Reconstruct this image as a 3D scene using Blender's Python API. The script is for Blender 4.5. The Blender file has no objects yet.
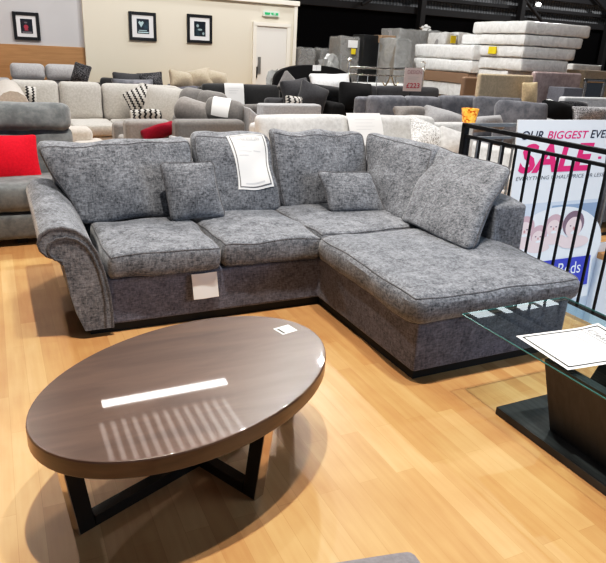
import bpy, bmesh, math, random
from mathutils import Vector as V, Matrix, Euler, noise
from math import sin, cos, tan, radians as R, pi, hypot, atan2, sqrt
random.seed(7)
SC = bpy.context.scene
COL = SC.collection

# ------------------------------------------------------------------ camera
F, PITCH, ROLL, YAW, EYE, CX, CY = 620.0, R(20.455), R(3.0), R(26.5), 1.6, 303.0, 281.5
fw = V((sin(YAW)*cos(PITCH), cos(YAW)*cos(PITCH), -sin(PITCH)))
rt0 = V((cos(YAW), -sin(YAW), 0)); up0 = rt0.cross(fw)
rt = rt0*cos(ROLL) + up0*sin(ROLL); up = up0*cos(ROLL) - rt0*sin(ROLL)
cam = bpy.data.cameras.new('camera'); co = bpy.data.objects.new('camera', cam); COL.objects.link(co)
M = Matrix(((rt.x, up.x, -fw.x, 0), (rt.y, up.y, -fw.y, 0), (rt.z, up.z, -fw.z, EYE), (0, 0, 0, 1)))
co.matrix_world = M
cam.sensor_fit = 'HORIZONTAL'; cam.sensor_width = 36; cam.lens = F/606*36
cam.clip_start = .05; cam.clip_end = 200
SC.camera = co

def ray(x, y): return fw*F + rt*(x-CX) - up*(y-CY)
EY = V((0, 0, EYE))
def aY(x, y, Y): d = ray(x, y); return EY + d*(Y/d.y)
def aX(x, y, X): d = ray(x, y); return EY + d*(X/d.x)
def aZ(x, y, Z): d = ray(x, y); return EY + d*((Z-EYE)/d.z)

# ------------------------------------------------------------------ materials
def nodes(name):
    m = bpy.data.materials.new(name); m.use_nodes = True
    t = m.node_tree; b = t.nodes['Principled BSDF']
    return m, t, b
def plain(name, col, rough=.6, metal=0, coat=0, spec=.5, emit=None, es=1):
    m, t, b = nodes(name)
    b.inputs['Base Color'].default_value = (*col, 1); b.inputs['Roughness'].default_value = rough
    b.inputs['Metallic'].default_value = metal; b.inputs['Coat Weight'].default_value = coat
    b.inputs['Specular IOR Level'].default_value = spec
    if emit: b.inputs['Emission Color'].default_value = (*emit, 1); b.inputs['Emission Strength'].default_value = es
    return m
def fabric(name, dark, light, *a, **k):
    if 'weave' in name or 'cloth' in name:
        mid = [(x+y)/2 for x, y in zip(dark, light)]; dark = tuple(m_*.88 for m_ in mid); light = tuple(m_*1.12 for m_ in mid)
    return fabric_raw(name, dark, light, *a, **k)
def fabric_raw(name, dark, light, scale=60, stretch=(1, 1, 1), bump=.25, sheen=.3, big=.25, lo=.35, hi=.68):
    m, t, b = nodes(name); N = t.nodes.new; L = t.links.new
    tc = N('ShaderNodeTexCoord'); mp = N('ShaderNodeMapping'); mp.inputs['Scale'].default_value = stretch
    L(tc.outputs['Object'], mp.inputs['Vector'])
    n1 = N('ShaderNodeTexNoise'); n1.inputs['Scale'].default_value = scale; n1.inputs['Detail'].default_value = 4; n1.inputs['Roughness'].default_value = .65
    n2 = N('ShaderNodeTexNoise'); n2.inputs['Scale'].default_value = 5; n2.inputs['Detail'].default_value = 3
    L(mp.outputs[0], n1.inputs['Vector']); L(tc.outputs['Object'], n2.inputs['Vector'])
    mx = N('ShaderNodeMath'); mx.operation = 'MULTIPLY_ADD'; L(n2.outputs['Fac'], mx.inputs[0]); mx.inputs[1].default_value = big
    sb = N('ShaderNodeMath'); sb.operation = 'SUBTRACT'; L(n1.outputs['Fac'], sb.inputs[0]); sb.inputs[1].default_value = big*.5
    L(sb.outputs[0], mx.inputs[2])
    cr = N('ShaderNodeValToRGB'); e = cr.color_ramp.elements
    e[0].position = lo; e[0].color = (*dark, 1); e[1].position = hi; e[1].color = (*light, 1)
    L(mx.outputs[0], cr.inputs[0]); L(cr.outputs[0], b.inputs['Base Color'])
    b.inputs['Roughness'].default_value = .9; b.inputs['Specular IOR Level'].default_value = .15
    b.inputs['Sheen Weight'].default_value = sheen; b.inputs['Sheen Roughness'].default_value = .4
    bp = N('ShaderNodeBump'); bp.inputs['Strength'].default_value = bump; bp.inputs['Distance'].default_value = .004
    L(n1.outputs['Fac'], bp.inputs['Height']); L(bp.outputs[0], b.inputs['Normal'])
    return m
def chenille(name, dark, light):
    m, t, b = nodes(name); N = t.nodes.new; L = t.links.new
    tc = N('ShaderNodeTexCoord')
    def nz(scale, st, det=3, rough=.6):
        mp = N('ShaderNodeMapping'); mp.inputs['Scale'].default_value = st; L(tc.outputs['Object'], mp.inputs[0])
        n = N('ShaderNodeTexNoise'); n.inputs['Scale'].default_value = scale; n.inputs['Detail'].default_value = det; n.inputs['Roughness'].default_value = rough; L(mp.outputs[0], n.inputs['Vector']); return n.outputs['Fac']
    a = nz(85, (1, 1, .42), 4, .75); c = nz(85, (.4, .4, 1.3), 3, .75); d = nz(10, (1, 1, 1), 4, .6)
    def ma(op, x, y):
        n = N('ShaderNodeMath'); n.operation = op
        for k, q in enumerate((x, y)):
            if isinstance(q, (int, float)): n.inputs[k].default_value = q
            else: L(q, n.inputs[k])
        return n.outputs[0]
    f = ma('ADD', ma('ADD', ma('MULTIPLY', a, .40), ma('MULTIPLY', c, .38)), ma('MULTIPLY', d, .22))
    cr = N('ShaderNodeValToRGB'); e = cr.color_ramp.elements
    e[0].position = .37; e[0].color = (*dark, 1); e[1].position = .66; e[1].color = (*light, 1)
    L(f, cr.inputs[0]); L(cr.outputs[0], b.inputs['Base Color'])
    b.inputs['Roughness'].default_value = .85; b.inputs['Specular IOR Level'].default_value = .15
    b.inputs['Sheen Weight'].default_value = .35; b.inputs['Sheen Roughness'].default_value = .4
    bp = N('ShaderNodeBump'); bp.inputs['Strength'].default_value = .5; bp.inputs['Distance'].default_value = .006
    L(f, bp.inputs['Height']); L(bp.outputs[0], b.inputs['Normal'])
    return m
def g(v, t=(1, 1, 1)): return (v*t[0], v*t[1], v*t[2])

MAT = {}
MAT['chenille'] = chenille('chenille_grey', (.024, .027, .034), (.36, .38, .42))
MAT['chenille_cool_lit'] = chenille('chenille_front_lit', (.050, .054, .076), (.285, .30, .39))  # same cloth for the base, with cool window light put into its colour
MAT['piping'] = fabric('piping_grey', (.06, .06, .066), (.20, .20, .215), 120)
MAT['recliner'] = fabric('suede_grey', (.12, .13, .137), (.20, .213, .22), 14, (1, 1, 1), .1, .3, .5)
MAT['cream'] = fabric('cream_weave', (.40, .38, .35), (.58, .56, .53), 40)
MAT['cream_arm'] = fabric('beige_weave', (.42, .38, .34), (.60, .55, .50), 40)
MAT['lgrey'] = fabric('light_grey_weave', (.30, .30, .31), (.44, .44, .455), 40)
MAT['mgrey'] = fabric('mid_grey_weave', (.13, .125, .125), (.22, .215, .21), 40)
MAT['greige'] = fabric('warm_grey_weave', (.20, .19, .185), (.30, .285, .275), 40)
MAT['charcoal'] = fabric('charcoal_weave', (.018, .019, .02), (.042, .042, .045), 40)
MAT['bluegrey'] = fabric('blue_grey_weave', (.13, .135, .16), (.22, .225, .26), 40)
MAT['slate'] = fabric('slate_velvet', (.125, .13, .15), (.22, .225, .25), 12, big=.5)
MAT['darkgrey'] = fabric('dark_grey_weave', (.035, .036, .04), (.07, .07, .077), 40)
MAT['black'] = fabric('black_weave', (.006, .006, .007), (.016, .016, .017), 40, sheen=.05)
MAT['silver'] = fabric('silver_velvet', (.50, .50, .50), (.66, .66, .655), 22, big=.4)
MAT['red'] = fabric('red_weave', (.55, .006, .02), (.72, .012, .035), 60, sheen=.1)
MAT['darkred'] = fabric('dark_red_weave', (.16, .004, .015), (.30, .008, .03), 60, sheen=.1)
MAT['beige'] = fabric('beige_cloth', (.34, .29, .22), (.48, .41, .32), 30)
MAT['gold'] = fabric('gold_cloth', (.55, .42, .25), (.75, .60, .40), 30)
MAT['headboard_beige'] = fabric('beige_headboard_cloth', (.50, .41, .29), (.62, .51, .37), 30)
MAT['pink'] = fabric('pink_crushed_velvet', (.36, .28, .28), (.52, .43, .43), 14, big=.6)
MAT['white_cloth'] = fabric('white_cloth', (.66, .67, .68), (.82, .83, .85), 30)
MAT['sequin'] = fabric('silver_sequin', (.10, .10, .105), (.75, .75, .78), 90, lo=.4, hi=.6)
MAT['furry'] = fabric('black_silver_fur', (.01, .01, .012), (.25, .25, .27), 60, lo=.45, hi=.75)
MAT['patterned'] = fabric('white_speckle', (.30, .30, .30), (.85, .85, .85), 70, lo=.42, hi=.55)

def zigzag(name):
    m, t, b = nodes(name); N = t.nodes.new; L = t.links.new
    tc = N('ShaderNodeTexCoord'); sx = N('ShaderNodeSeparateXYZ'); L(tc.outputs['Object'], sx.inputs[0])
    pp = N('ShaderNodeMath'); pp.operation = 'PINGPONG'; L(sx.outputs['Z'], pp.inputs[0]); pp.inputs[1].default_value = .020
    ad = N('ShaderNodeMath'); ad.operation = 'ADD'; L(pp.outputs[0], ad.inputs[0]); L(sx.outputs['X'], ad.inputs[1])
    md = N('ShaderNodeMath'); md.operation = 'PINGPONG'; L(ad.outputs[0], md.inputs[0]); md.inputs[1].default_value = .036
    gt = N('ShaderNodeMath'); gt.operation = 'GREATER_THAN'; L(md.outputs[0], gt.inputs[0]); gt.inputs[1].default_value = .021
    mx = N('ShaderNodeMix'); mx.data_type = 'RGBA'; L(gt.outputs[0], mx.inputs[0])
    mx.inputs[6].default_value = (.55, .53, .50, 1); mx.inputs[7].default_value = (.018, .018, .02, 1)
    L(mx.outputs[2], b.inputs['Base Color']); b.inputs['Roughness'].default_value = .9
    return m
MAT['zigzag'] = zigzag('zigzag_cloth')

def floor_mat():
    m, t, b = nodes('maple_floor'); N = t.nodes.new; L = t.links.new
    tc = N('ShaderNodeTexCoord'); mp = N('ShaderNodeMapping'); mp.inputs['Rotation'].default_value = (0, 0, R(90)); L(tc.outputs['Object'], mp.inputs[0])
    br = N('ShaderNodeTexBrick'); L(mp.outputs[0], br.inputs['Vector']); br.inputs['Scale'].default_value = 1
    br.inputs['Brick Width'].default_value = .85; br.inputs['Row Height'].default_value = .088
    br.inputs['Mortar Size'].default_value = .0009; br.inputs['Mortar Smooth'].default_value = .6; br.inputs['Bias'].default_value = -.2
    br.offset = .37; br.squash = 1
    br.inputs['Color1'].default_value = (.53, .285, .118, 1); br.inputs['Color2'].default_value = (.66, .395, .185, 1)
    br.inputs['Mortar'].default_value = (.46, .24, .09, 1)
    n1 = N('ShaderNodeTexNoise'); mp2 = N('ShaderNodeMapping'); mp2.inputs['Scale'].default_value = (22, 1.6, 1); L(tc.outputs['Object'], mp2.inputs[0]); L(mp2.outputs[0], n1.inputs['Vector'])
    n1.inputs['Scale'].default_value = 1.6; n1.inputs['Detail'].default_value = 5
    n2 = N('ShaderNodeTexNoise'); n2.inputs['Scale'].default_value = 3.2; n2.inputs['Detail'].default_value = 3; L(tc.outputs['Object'], n2.inputs['Vector'])
    ov = N('ShaderNodeMix'); ov.data_type = 'RGBA'; ov.blend_type = 'SOFT_LIGHT'; ov.inputs[0].default_value = .32
    L(br.outputs['Color'], ov.inputs[6]); L(n1.outputs['Fac'], ov.inputs[7])
    ov2 = N('ShaderNodeMix'); ov2.data_type = 'RGBA'; ov2.blend_type = 'SOFT_LIGHT'; ov2.inputs[0].default_value = .35
    L(ov.outputs[2], ov2.inputs[6]); L(n2.outputs['Fac'], ov2.inputs[7])
    L(ov2.outputs[2], b.inputs['Base Color'])
    b.inputs['Roughness'].default_value = .42; b.inputs['Specular IOR Level'].default_value = .35
    return m
def walnut(name, c1, c2, rough=.5, coat=0, scale=(2, 30, 30), rot=0):
    m, t, b = nodes(name); N = t.nodes.new; L = t.links.new
    tc = N('ShaderNodeTexCoord'); mp = N('ShaderNodeMapping'); mp.inputs['Scale'].default_value = scale; mp.inputs['Rotation'].default_value = (0, 0, rot); L(tc.outputs['Object'], mp.inputs[0])
    n = N('ShaderNodeTexNoise'); n.inputs['Scale'].default_value = 1.5; n.inputs['Detail'].default_value = 6; n.inputs['Distortion'].default_value = .6; L(mp.outputs[0], n.inputs['Vector'])
    cr = N('ShaderNodeValToRGB'); e = cr.color_ramp.elements; e[0].position = .3; e[0].color = (*c1, 1); e[1].position = .7; e[1].color = (*c2, 1)
    L(n.outputs['Fac'], cr.inputs[0]); L(cr.outputs[0], b.inputs['Base Color'])
    b.inputs['Roughness'].default_value = rough; b.inputs['Coat Weight'].default_value = coat; b.inputs['Coat Roughness'].default_value = .03
    return m
MAT['floor'] = floor_mat()
MAT['gloss_walnut'] = walnut('gloss_walnut', (.062, .029, .017), (.110, .060, .039), .35, 1.0, (1.5, 9, 9), R(-26))
MAT['gloss_side'] = walnut('gloss_walnut_edge', (.035, .018, .012), (.075, .042, .028), .3, .5, (3, 3, 22))
MAT['dark_oak'] = walnut('dark_grey_oak', (.012, .012, .013), (.045, .045, .047), .5, 0, (30, 2, 2))
MAT['dark_oak_v'] = walnut('dark_grey_oak_panel', (.007, .007, .008), (.026, .026, .028), .5, 0, (20, 20, 1.5))
MAT['chrome'] = plain('chrome', (.62, .58, .55), .12, 1)
MAT['shadedmetal'] = plain('shaded_gloss_metal', (.012, .011, .010), .25, .3)  # leg metal; its near-black base colour carries the shade under the table
MAT['railpaint'] = plain('rail_paint', (.004, .0045, .006), .5, spec=.25)
MAT['feet_and_gap_shade'] = plain('black_feet_gap_shade', (.006, .006, .006), .7)
MAT['paper'] = plain('white_paper', (.86, .86, .86), .6)
MAT['ink'] = plain('black_ink', (.015, .015, .015), .6)
MAT['greyink'] = plain('grey_ink', (.45, .45, .46), .6)
MAT['midink'] = plain('dark_grey_ink', (.16, .16, .17), .6)
MAT['paleink'] = plain('pale_ink', (.62, .63, .65), .6)
MAT['wall_cream'] = plain('cream_paint', (.66, .61, .51), .8)
MAT['wall_grey'] = plain('pale_grey_paint', (.50, .50, .52), .8)
MAT['wood_panel'] = walnut('oak_panel', (.36, .20, .085), (.44, .255, .115), .55, 0, (1.5, 20, 20))
MAT['white_paint'] = plain('white_paint', (.72, .70, .66), .5)
MAT['white_trim'] = plain('white_trim', (.78, .74, .66), .5)
MAT['blackwall'] = plain('black_cladding', (.004, .004, .005), .9, spec=.1)
MAT['steel'] = plain('dark_steel', (.03, .03, .033), .6)
MAT['frame'] = plain('black_frame', (.008, .008, .009), .35)
MAT['mount'] = plain('white_mount', (.72, .72, .74), .6)
MAT['green_sign'] = plain('green_sign', (.02, .32, .12), .4, emit=(.03, .6, .25), es=.25)
MAT['silver_metal'] = plain('silver_metal', (.66, .64, .60), .22, 1)
MAT['brassy'] = plain('brass_metal', (.60, .46, .26), .25, 1)
MAT['pink_ink'] = plain('pink_ink', (.80, .035, .22), .5)
MAT['navy_ink'] = plain('navy_ink', (.02, .02, .05), .5)
MAT['blue_ink'] = plain('blue_ink', (.055, .075, .55), .5)
MAT['crimson'] = plain('crimson_ink', (.42, .01, .06), .5)
MAT['poster_white'] = plain('poster_white', (.86, .90, .95), .35)
MAT['skin_print'] = plain('skin_print', (.90, .74, .74), .5)
MAT['skin_print2'] = plain('skin_print_shadow', (.66, .36, .36), .5)
MAT['hair_print'] = plain('hair_print', (.68, .48, .52), .5)
MAT['hair_dark'] = plain('hair_print_dark', (.28, .19, .24), .5)
MAT['pillow_print'] = plain('pillow_print', (.90, .94, .98), .5)
MAT['bed_print'] = plain('bed_print', (.34, .44, .60), .5)
MAT['sky_print'] = plain('sky_print', (.66, .74, .86), .5)
MAT['yellow'] = plain('yellow_sticker', (.80, .62, .02), .5)
MAT['cardboard'] = plain('cardboard', (.36, .25, .16), .8)
MAT['brown_panel'] = plain('brown_panel', (.26, .17, .11), .6)
MAT['tan_wood'] = plain('tan_wood', (.55, .30, .12), .5)
MAT['white_box'] = plain('white_laminate', (.74, .80, .86), .3)
MAT['wardrobe'] = plain('taupe_panel', (.20, .185, .165), .5)
MAT['wardrobe_dark'] = plain('black_panel', (.012, .013, .014), .4)
MAT['wardrobe_grey'] = plain('blue_grey_panel', (.27, .29, .31), .5)
MAT['stairwhite'] = plain('stairwell_white', (.78, .83, .90), .5)
MAT['mirror'] = plain('mirror_glass', (.25, .26, .27), .05, 1)
MAT['ottoman'] = fabric('lilac_grey_cloth', (.19, .18, .19), (.26, .25, .27), 60)

def corrugated(name, c, sc=22):
    m, t, b = nodes(name); N = t.nodes.new; L = t.links.new
    tc = N('ShaderNodeTexCoord'); w = N('ShaderNodeTexWave'); w.inputs['Scale'].default_value = sc/10; w.wave_type = 'BANDS'; w.bands_direction = 'X'
    L(tc.outputs['Object'], w.inputs['Vector'])
    cr = N('ShaderNodeValToRGB'); e = cr.color_ramp.elements; e[0].color = (*g(.55, c), 1); e[1].color = (*c, 1); L(w.outputs['Fac'], cr.inputs[0]); L(cr.outputs[0], b.inputs['Base Color'])
    b.inputs['Roughness'].default_value = .6
    bp = N('ShaderNodeBump'); bp.inputs['Strength'].default_value = .6; bp.inputs['Distance'].default_value = .05; L(w.outputs['Fac'], bp.inputs['Height']); L(bp.outputs[0], b.inputs['Normal'])
    return m
MAT['roof'] = corrugated('corrugated_roof', (.13, .135, .14))
MAT['gable'] = corrugated('corrugated_gable', (.42, .43, .44))

def glass_mat():
    m = bpy.data.materials.new('table_glass'); m.use_nodes = True; t = m.node_tree; t.nodes.clear(); N = t.nodes.new; L = t.links.new
    tr = N('ShaderNodeBsdfTransparent'); tr.inputs[0].default_value = (.86, .95, .95, 1)
    gl = N('ShaderNodeBsdfGlossy'); gl.inputs['Roughness'].default_value = .01; gl.inputs['Color'].default_value = (.9, .97, 1, 1)
    fr = N('ShaderNodeFresnel'); fr.inputs[0].default_value = 1.5
    mx = N('ShaderNodeMixShader'); o = N('ShaderNodeOutputMaterial')
    ge = N('ShaderNodeNewGeometry'); iv = N('ShaderNodeMath'); iv.operation = 'SUBTRACT'; iv.inputs[0].default_value = 1; L(ge.outputs['Backfacing'], iv.inputs[1])
    ml = N('ShaderNodeMath'); ml.operation = 'MULTIPLY'; L(fr.outputs[0], ml.inputs[0]); L(iv.outputs[0], ml.inputs[1])
    L(ml.outputs[0], mx.inputs[0]); L(tr.outputs[0], mx.inputs[1]); L(gl.outputs[0], mx.inputs[2]); L(mx.outputs[0], o.inputs[0])
    return m
MAT['glass'] = glass_mat()
MAT['glass_edge'] = plain('green_glass_edge', (.05, .17, .165), .15, 0, spec=.5)
def wrap_mat(name, base, al=.5):
    m, t, b = nodes(name); N = t.nodes.new; L = t.links.new
    tc = N('ShaderNodeTexCoord'); n = N('ShaderNodeTexNoise'); n.inputs['Scale'].default_value = 7; n.inputs['Detail'].default_value = 5; n.inputs['Distortion'].default_value = 1.5
    L(tc.outputs['Object'], n.inputs['Vector'])
    bp = N('ShaderNodeBump'); bp.inputs['Strength'].default_value = .5; bp.inputs['Distance'].default_value = .02; L(n.outputs['Fac'], bp.inputs['Height']); L(bp.outputs[0], b.inputs['Normal'])
    cr = N('ShaderNodeValToRGB'); e = cr.color_ramp.elements; e[0].position = .35; e[0].color = (*g(.82, base), 1); e[1].position = .65; e[1].color = (*base, 1)
    L(n.outputs['Fac'], cr.inputs[0]); L(cr.outputs[0], b.inputs['Base Color'])
    b.inputs['Roughness'].default_value = .22; b.inputs['Coat Weight'].default_value = .5
    if al < 1: b.inputs['Alpha'].default_value = al
    return m
MAT['mattress'] = wrap_mat('polythene_white_mattress', (.84, .85, .845), 1)
MAT['wrap'] = wrap_mat('clear_polythene', (.42, .43, .43), .5)
MAT['wrap_solid'] = wrap_mat('milky_polythene', (.33, .34, .34), 1)

def art_mat(name, tint, seed):
    m, t, b = nodes(name); N = t.nodes.new; L = t.links.new
    tc = N('ShaderNodeTexCoord'); mp = N('ShaderNodeMapping'); mp.inputs['Location'].default_value = (seed, seed*2, 0); L(tc.outputs['Object'], mp.inputs[0])
    n = N('ShaderNodeTexNoise'); n.inputs['Scale'].default_value = 9; n.inputs['Detail'].default_value = 3; L(mp.outputs[0], n.inputs['Vector'])
    cr = N('ShaderNodeValToRGB'); e = cr.color_ramp.elements; e[0].position = .5; e[0].color = (.008, .012, .02, 1); e[1].position = .75; e[1].color = (*tint, 1)
    L(n.outputs['Fac'], cr.inputs[0]); L(cr.outputs[0], b.inputs['Base Color']); b.inputs['Roughness'].default_value = .3
    return m
def mosaic():
    m, t, b = nodes('orange_mosaic_glass'); N = t.nodes.new; L = t.links.new
    tc = N('ShaderNodeTexCoord'); v = N('ShaderNodeTexVoronoi'); v.inputs['Scale'].default_value = 45; L(tc.outputs['Object'], v.inputs['Vector'])
    cr = N('ShaderNodeValToRGB'); e = cr.color_ramp.elements; e[0].position = .1; e[0].color = (.55, .12, .005, 1); e[1].position = .8; e[1].color = (1, .55, .10, 1)
    sp = N('ShaderNodeSeparateColor'); L(v.outputs['Color'], sp.inputs[0]); L(sp.outputs[0], cr.inputs[0])
    L(cr.outputs[0], b.inputs['Base Color']); L(cr.outputs[0], b.inputs['Emission Color']); b.inputs['Emission Strength'].default_value = .35; b.inputs['Roughness'].default_value = .2
    return m
MAT['mosaic'] = mosaic()

# ------------------------------------------------------------------ geometry helpers: every shape is (verts, faces)
def join(*gs):
    v, f = [], []
    for a in gs:
        o = len(v); v += a[0]; f += [tuple(i+o for i in q) for q in a[1]]
    return v, f
def box(x0, x1, y0, y1, z0, z1, r=.01, seg=2):
    bm = bmesh.new(); bmesh.ops.create_cube(bm, size=1)
    for q in bm.verts: q.co = V((x0+(q.co.x+.5)*(x1-x0), y0+(q.co.y+.5)*(y1-y0), z0+(q.co.z+.5)*(z1-z0)))
    r = min(r, .49*min(abs(x1-x0), abs(y1-y0), abs(z1-z0)))
    if r > 0: bmesh.ops.bevel(bm, geom=bm.edges[:], offset=r, segments=seg, affect='EDGES', profile=.5)
    return frombm(bm)
def frombm(bm):
    bm.normal_update(); bm.verts.index_update()
    out = ([q.co.copy() for q in bm.verts], [tuple(w.index for w in p.verts) for p in bm.faces]); bm.free(); return out
def prism(poly, d, r=0, seg=2):
    """poly: list of 3-D points (planar), d: extrusion vector"""
    d = V(d); bm = bmesh.new(); a = [bm.verts.new(V(p)) for p in poly]; b = [bm.verts.new(V(p)+d) for p in poly]
    n = len(a); bm.faces.new(a); bm.faces.new(b[::-1])
    for i in range(n): bm.faces.new((a[i], b[i], b[(i+1) % n], a[(i+1) % n]))
    bmesh.ops.recalc_face_normals(bm, faces=bm.faces[:])
    if r > 0:
        bm.normal_update()
        es = [e for e in bm.edges if len(e.link_faces) == 2 and e.calc_face_angle(0) > .5]
        bmesh.ops.bevel(bm, geom=es, offset=r, segments=seg, affect='EDGES', profile=.5)
    return frombm(bm)
def tube(pts, r, n=8, closed=False):
    pts = [V(p) for p in pts]; vs, fs = [], []; m = len(pts); ref = None
    for i, p in enumerate(pts):
        if closed: t = pts[(i+1) % m]-pts[i-1]
        else: t = pts[min(i+1, m-1)]-pts[max(i-1, 0)]
        t.normalize()
        if ref is None: ref = t.orthogonal().normalized()
        u = (ref - t*ref.dot(t)).normalized(); ref = u; w = t.cross(u)
        for k in range(n): a = 2*pi*k/n; vs.append(p+(u*cos(a)+w*sin(a))*r)
    for i in range(m if closed else m-1):
        j = (i+1) % m
        for k in range(n): fs.append((i*n+k, i*n+(k+1) % n, j*n+(k+1) % n, j*n+k))
    if not closed: fs.append(tuple(range(n))[::-1]); fs.append(tuple(range((m-1)*n, m*n)))
    return vs, fs
def bar(a, b, r, n=10): return tube([a, b], r, n)
def lathe(prof, c=(0, 0, 0), n=24):
    vs, fs = [], []
    for (r, z) in prof:
        for k in range(n): a = 2*pi*k/n; vs.append(V((c[0]+r*cos(a), c[1]+r*sin(a), c[2]+z)))
    for i in range(len(prof)-1):
        for k in range(n): fs.append((i*n+k, i*n+(k+1) % n, (i+1)*n+(k+1) % n, (i+1)*n+k))
    fs.append(tuple(range(n))[::-1]); fs.append(tuple(range((len(prof)-1)*n, len(prof)*n)))
    return vs, fs
def flat(poly): return [V(p) for p in poly], [tuple(range(len(poly)))]
def xf(gm, loc=(0, 0, 0), rot=(0, 0, 0)):
    m = Matrix.Translation(loc) @ Euler(rot).to_matrix().to_4x4(); return [m @ q for q in gm[0]], gm[1]

class Hex:
    """a rounded, puffed cushion between eight corners: front bl br tr tl, back bl br tr tl"""
    def __init__(s, c8, r=.05, puff=.15, bpuff=None, edge=1.0, pinch=0.0, amp=.006, seed=0, ru=None):
        s.c = [V(p) for p in c8]; c = s.c
        W = ((c[1]-c[0]).length+(c[2]-c[3]).length)/2; H = ((c[3]-c[0]).length+(c[2]-c[1]).length)/2; T = sum((c[i]-c[i+4]).length for i in range(4))/4
        s.rr = [min(.95, 2*(ru or r)/W), min(.95, 2*(ru or r)/H), min(.95, 2*r/T)]
        s.puff, s.bpuff, s.edge, s.pinch, s.amp, s.seed = puff, puff if bpuff is None else bpuff, edge, pinch, amp, seed
        s.n = (W, H, T)
    def tri(s, u, v, w):
        a, b, c = (u+1)/2, (v+1)/2, (w+1)/2; k = s.c
        fr = (k[0]*(1-a)+k[1]*a)*(1-b)+(k[3]*(1-a)+k[2]*a)*b
        bk = (k[4]*(1-a)+k[5]*a)*(1-b)+(k[7]*(1-a)+k[6]*a)*b
        return bk*(1-c)+fr*c
    def f(s, u, v, w):
        p = [u, v, w]; q = [max(-(1-r), min(1-r, x)) for x, r in zip(p, s.rr)]
        d = V([(x-y)/r for x, y, r in zip(p, q, s.rr)])
        if d.length > 1e-6:
            d.normalize(); p = [y+dd*r for y, dd, r in zip(q, d, s.rr)]
        u, v, w = p
        fall = max(0, (1-u*u)*(1-v*v))
        if s.edge < 1: w *= s.edge+(1-s.edge)*fall**.45
        w += (s.puff if w > 0 else s.bpuff)*w*fall
        if s.pinch: u, v = u*(1-s.pinch*(1-v*v)), v*(1-s.pinch*(1-u*u))
        P = s.tri(u, v, w)
        if s.amp:
            o = V((s.seed*3.1, s.seed*1.7, 0))
            P = P + V((noise.noise(P*5+o), noise.noise(P*5+o+V((9, 0, 0))), noise.noise(P*5+o+V((0, 9, 0)))))*s.amp
        return P
    def geo(s, n=14, nt=6):
        vs, fs, key = [], [], {}
        def vid(u, v, w):
            k = (round(u, 4), round(v, 4), round(w, 4))
            if k not in key: key[k] = len(vs); vs.append(s.f(u, v, w))
            return key[k]
        def grid(fn, a, b):
            A = [sin((i/a*2-1)*pi/2*.92)/sin(pi/2*.92) for i in range(a+1)]; B = [sin((i/b*2-1)*pi/2*.92)/sin(pi/2*.92) for i in range(b+1)]
            for i in range(a):
                for j in range(b): fs.append(tuple(vid(*fn(x, y)) for x, y in ((A[i], B[j]), (A[i+1], B[j]), (A[i+1], B[j+1]), (A[i], B[j+1]))))
        grid(lambda x, y: (x, y, 1), n, n); grid(lambda x, y: (y, x, -1), n, n)
        grid(lambda x, y: (1, x, -y), n, nt); grid(lambda x, y: (-1, x, y), n, nt)
        grid(lambda x, y: (x, 1, -y), n, nt); grid(lambda x, y: (x, -1, y), n, nt)
        return vs, fs
    def pipe(s, w=1, r=.006, n=16):
        L = [(-1+2*i/n, -1) for i in range(n)]+[(1, -1+2*i/n) for i in range(n)]+[(1-2*i/n, 1) for i in range(n)]+[(-1, 1-2*i/n) for i in range(n)]
        return tube([s.f(a, b, w) for a, b in L], r, 6, True)
    def surf(s, u, v, off=.004):
        if v <= 1: P = lambda a, b: s.f(a, b, 1)
        else: P = lambda a, b: s.f(a, 1, 1-(b-1)*2)
        if v <= 1: e = 1e-2; b0 = min(v, 1-e); du = P(min(u+e, 1), v)-P(u-e, v); dv = P(u, b0+e)-P(u, b0-e)
        else: e = 1e-2; du = P(min(u+e, 1), v)-P(u-e, v); dv = P(u, v+e)-P(u, v)
        nrm = du.cross(dv); nrm.normalize()
        return P(u, v)+nrm*off
def boxhex(W, H, T, **k):
    """local cushion: width along x, height along z, front towards -y, centred on the origin"""
    a, b, t = W/2, H/2, T/2
    return Hex([(-a, -t, -b), (a, -t, -b), (a, -t, b), (-a, -t, b), (-a, t, -b), (a, t, -b), (a, t, b), (-a, t, b)], **k)

# ------------------------------------------------------------------ object helpers
def obj(name, gm, mat, parent=None, smooth=True, off=None):
    me = bpy.data.meshes.new(name)
    vs = gm[0]
    if off is not None: vs = [p-off for p in vs]
    me.from_pydata([tuple(p) for p in vs], [], gm[1]); me.update()
    bm = bmesh.new(); bm.from_mesh(me)
    if len(bm.faces) > 1: bmesh.ops.recalc_face_normals(bm, faces=bm.faces[:])
    bm.to_mesh(me); bm.free()
    if smooth:
        me.polygons.foreach_set('use_smooth', [True]*len(me.polygons))
        me.set_sharp_from_angle(angle=R(38))
    me.materials.append(MAT[mat] if isinstance(mat, str) else mat)
    o = bpy.data.objects.new(name, me); COL.objects.link(o)
    if smooth and len(me.polygons) > 2:
        ar = sorted(p.area for p in me.polygons)
        if ar[-1] > 12*ar[len(ar)//2]:
            w = o.modifiers.new('weighted', 'WEIGHTED_NORMAL'); w.mode = 'FACE_AREA'; w.weight = 100; w.keep_sharp = True
    if parent: o.parent = parent
    return o
def thing(name, label, cat, loc, rz=0, group=None):
    o = bpy.data.objects.new(name, None); COL.objects.link(o); o.empty_display_size = .1
    o.location = loc; o.rotation_euler = (0, 0, rz); tag(o, label, cat, group); return o
def tag(o, label, cat, group=None):
    o['label'] = label; o['category'] = cat
    if group: o['group'] = group
    return o
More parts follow.
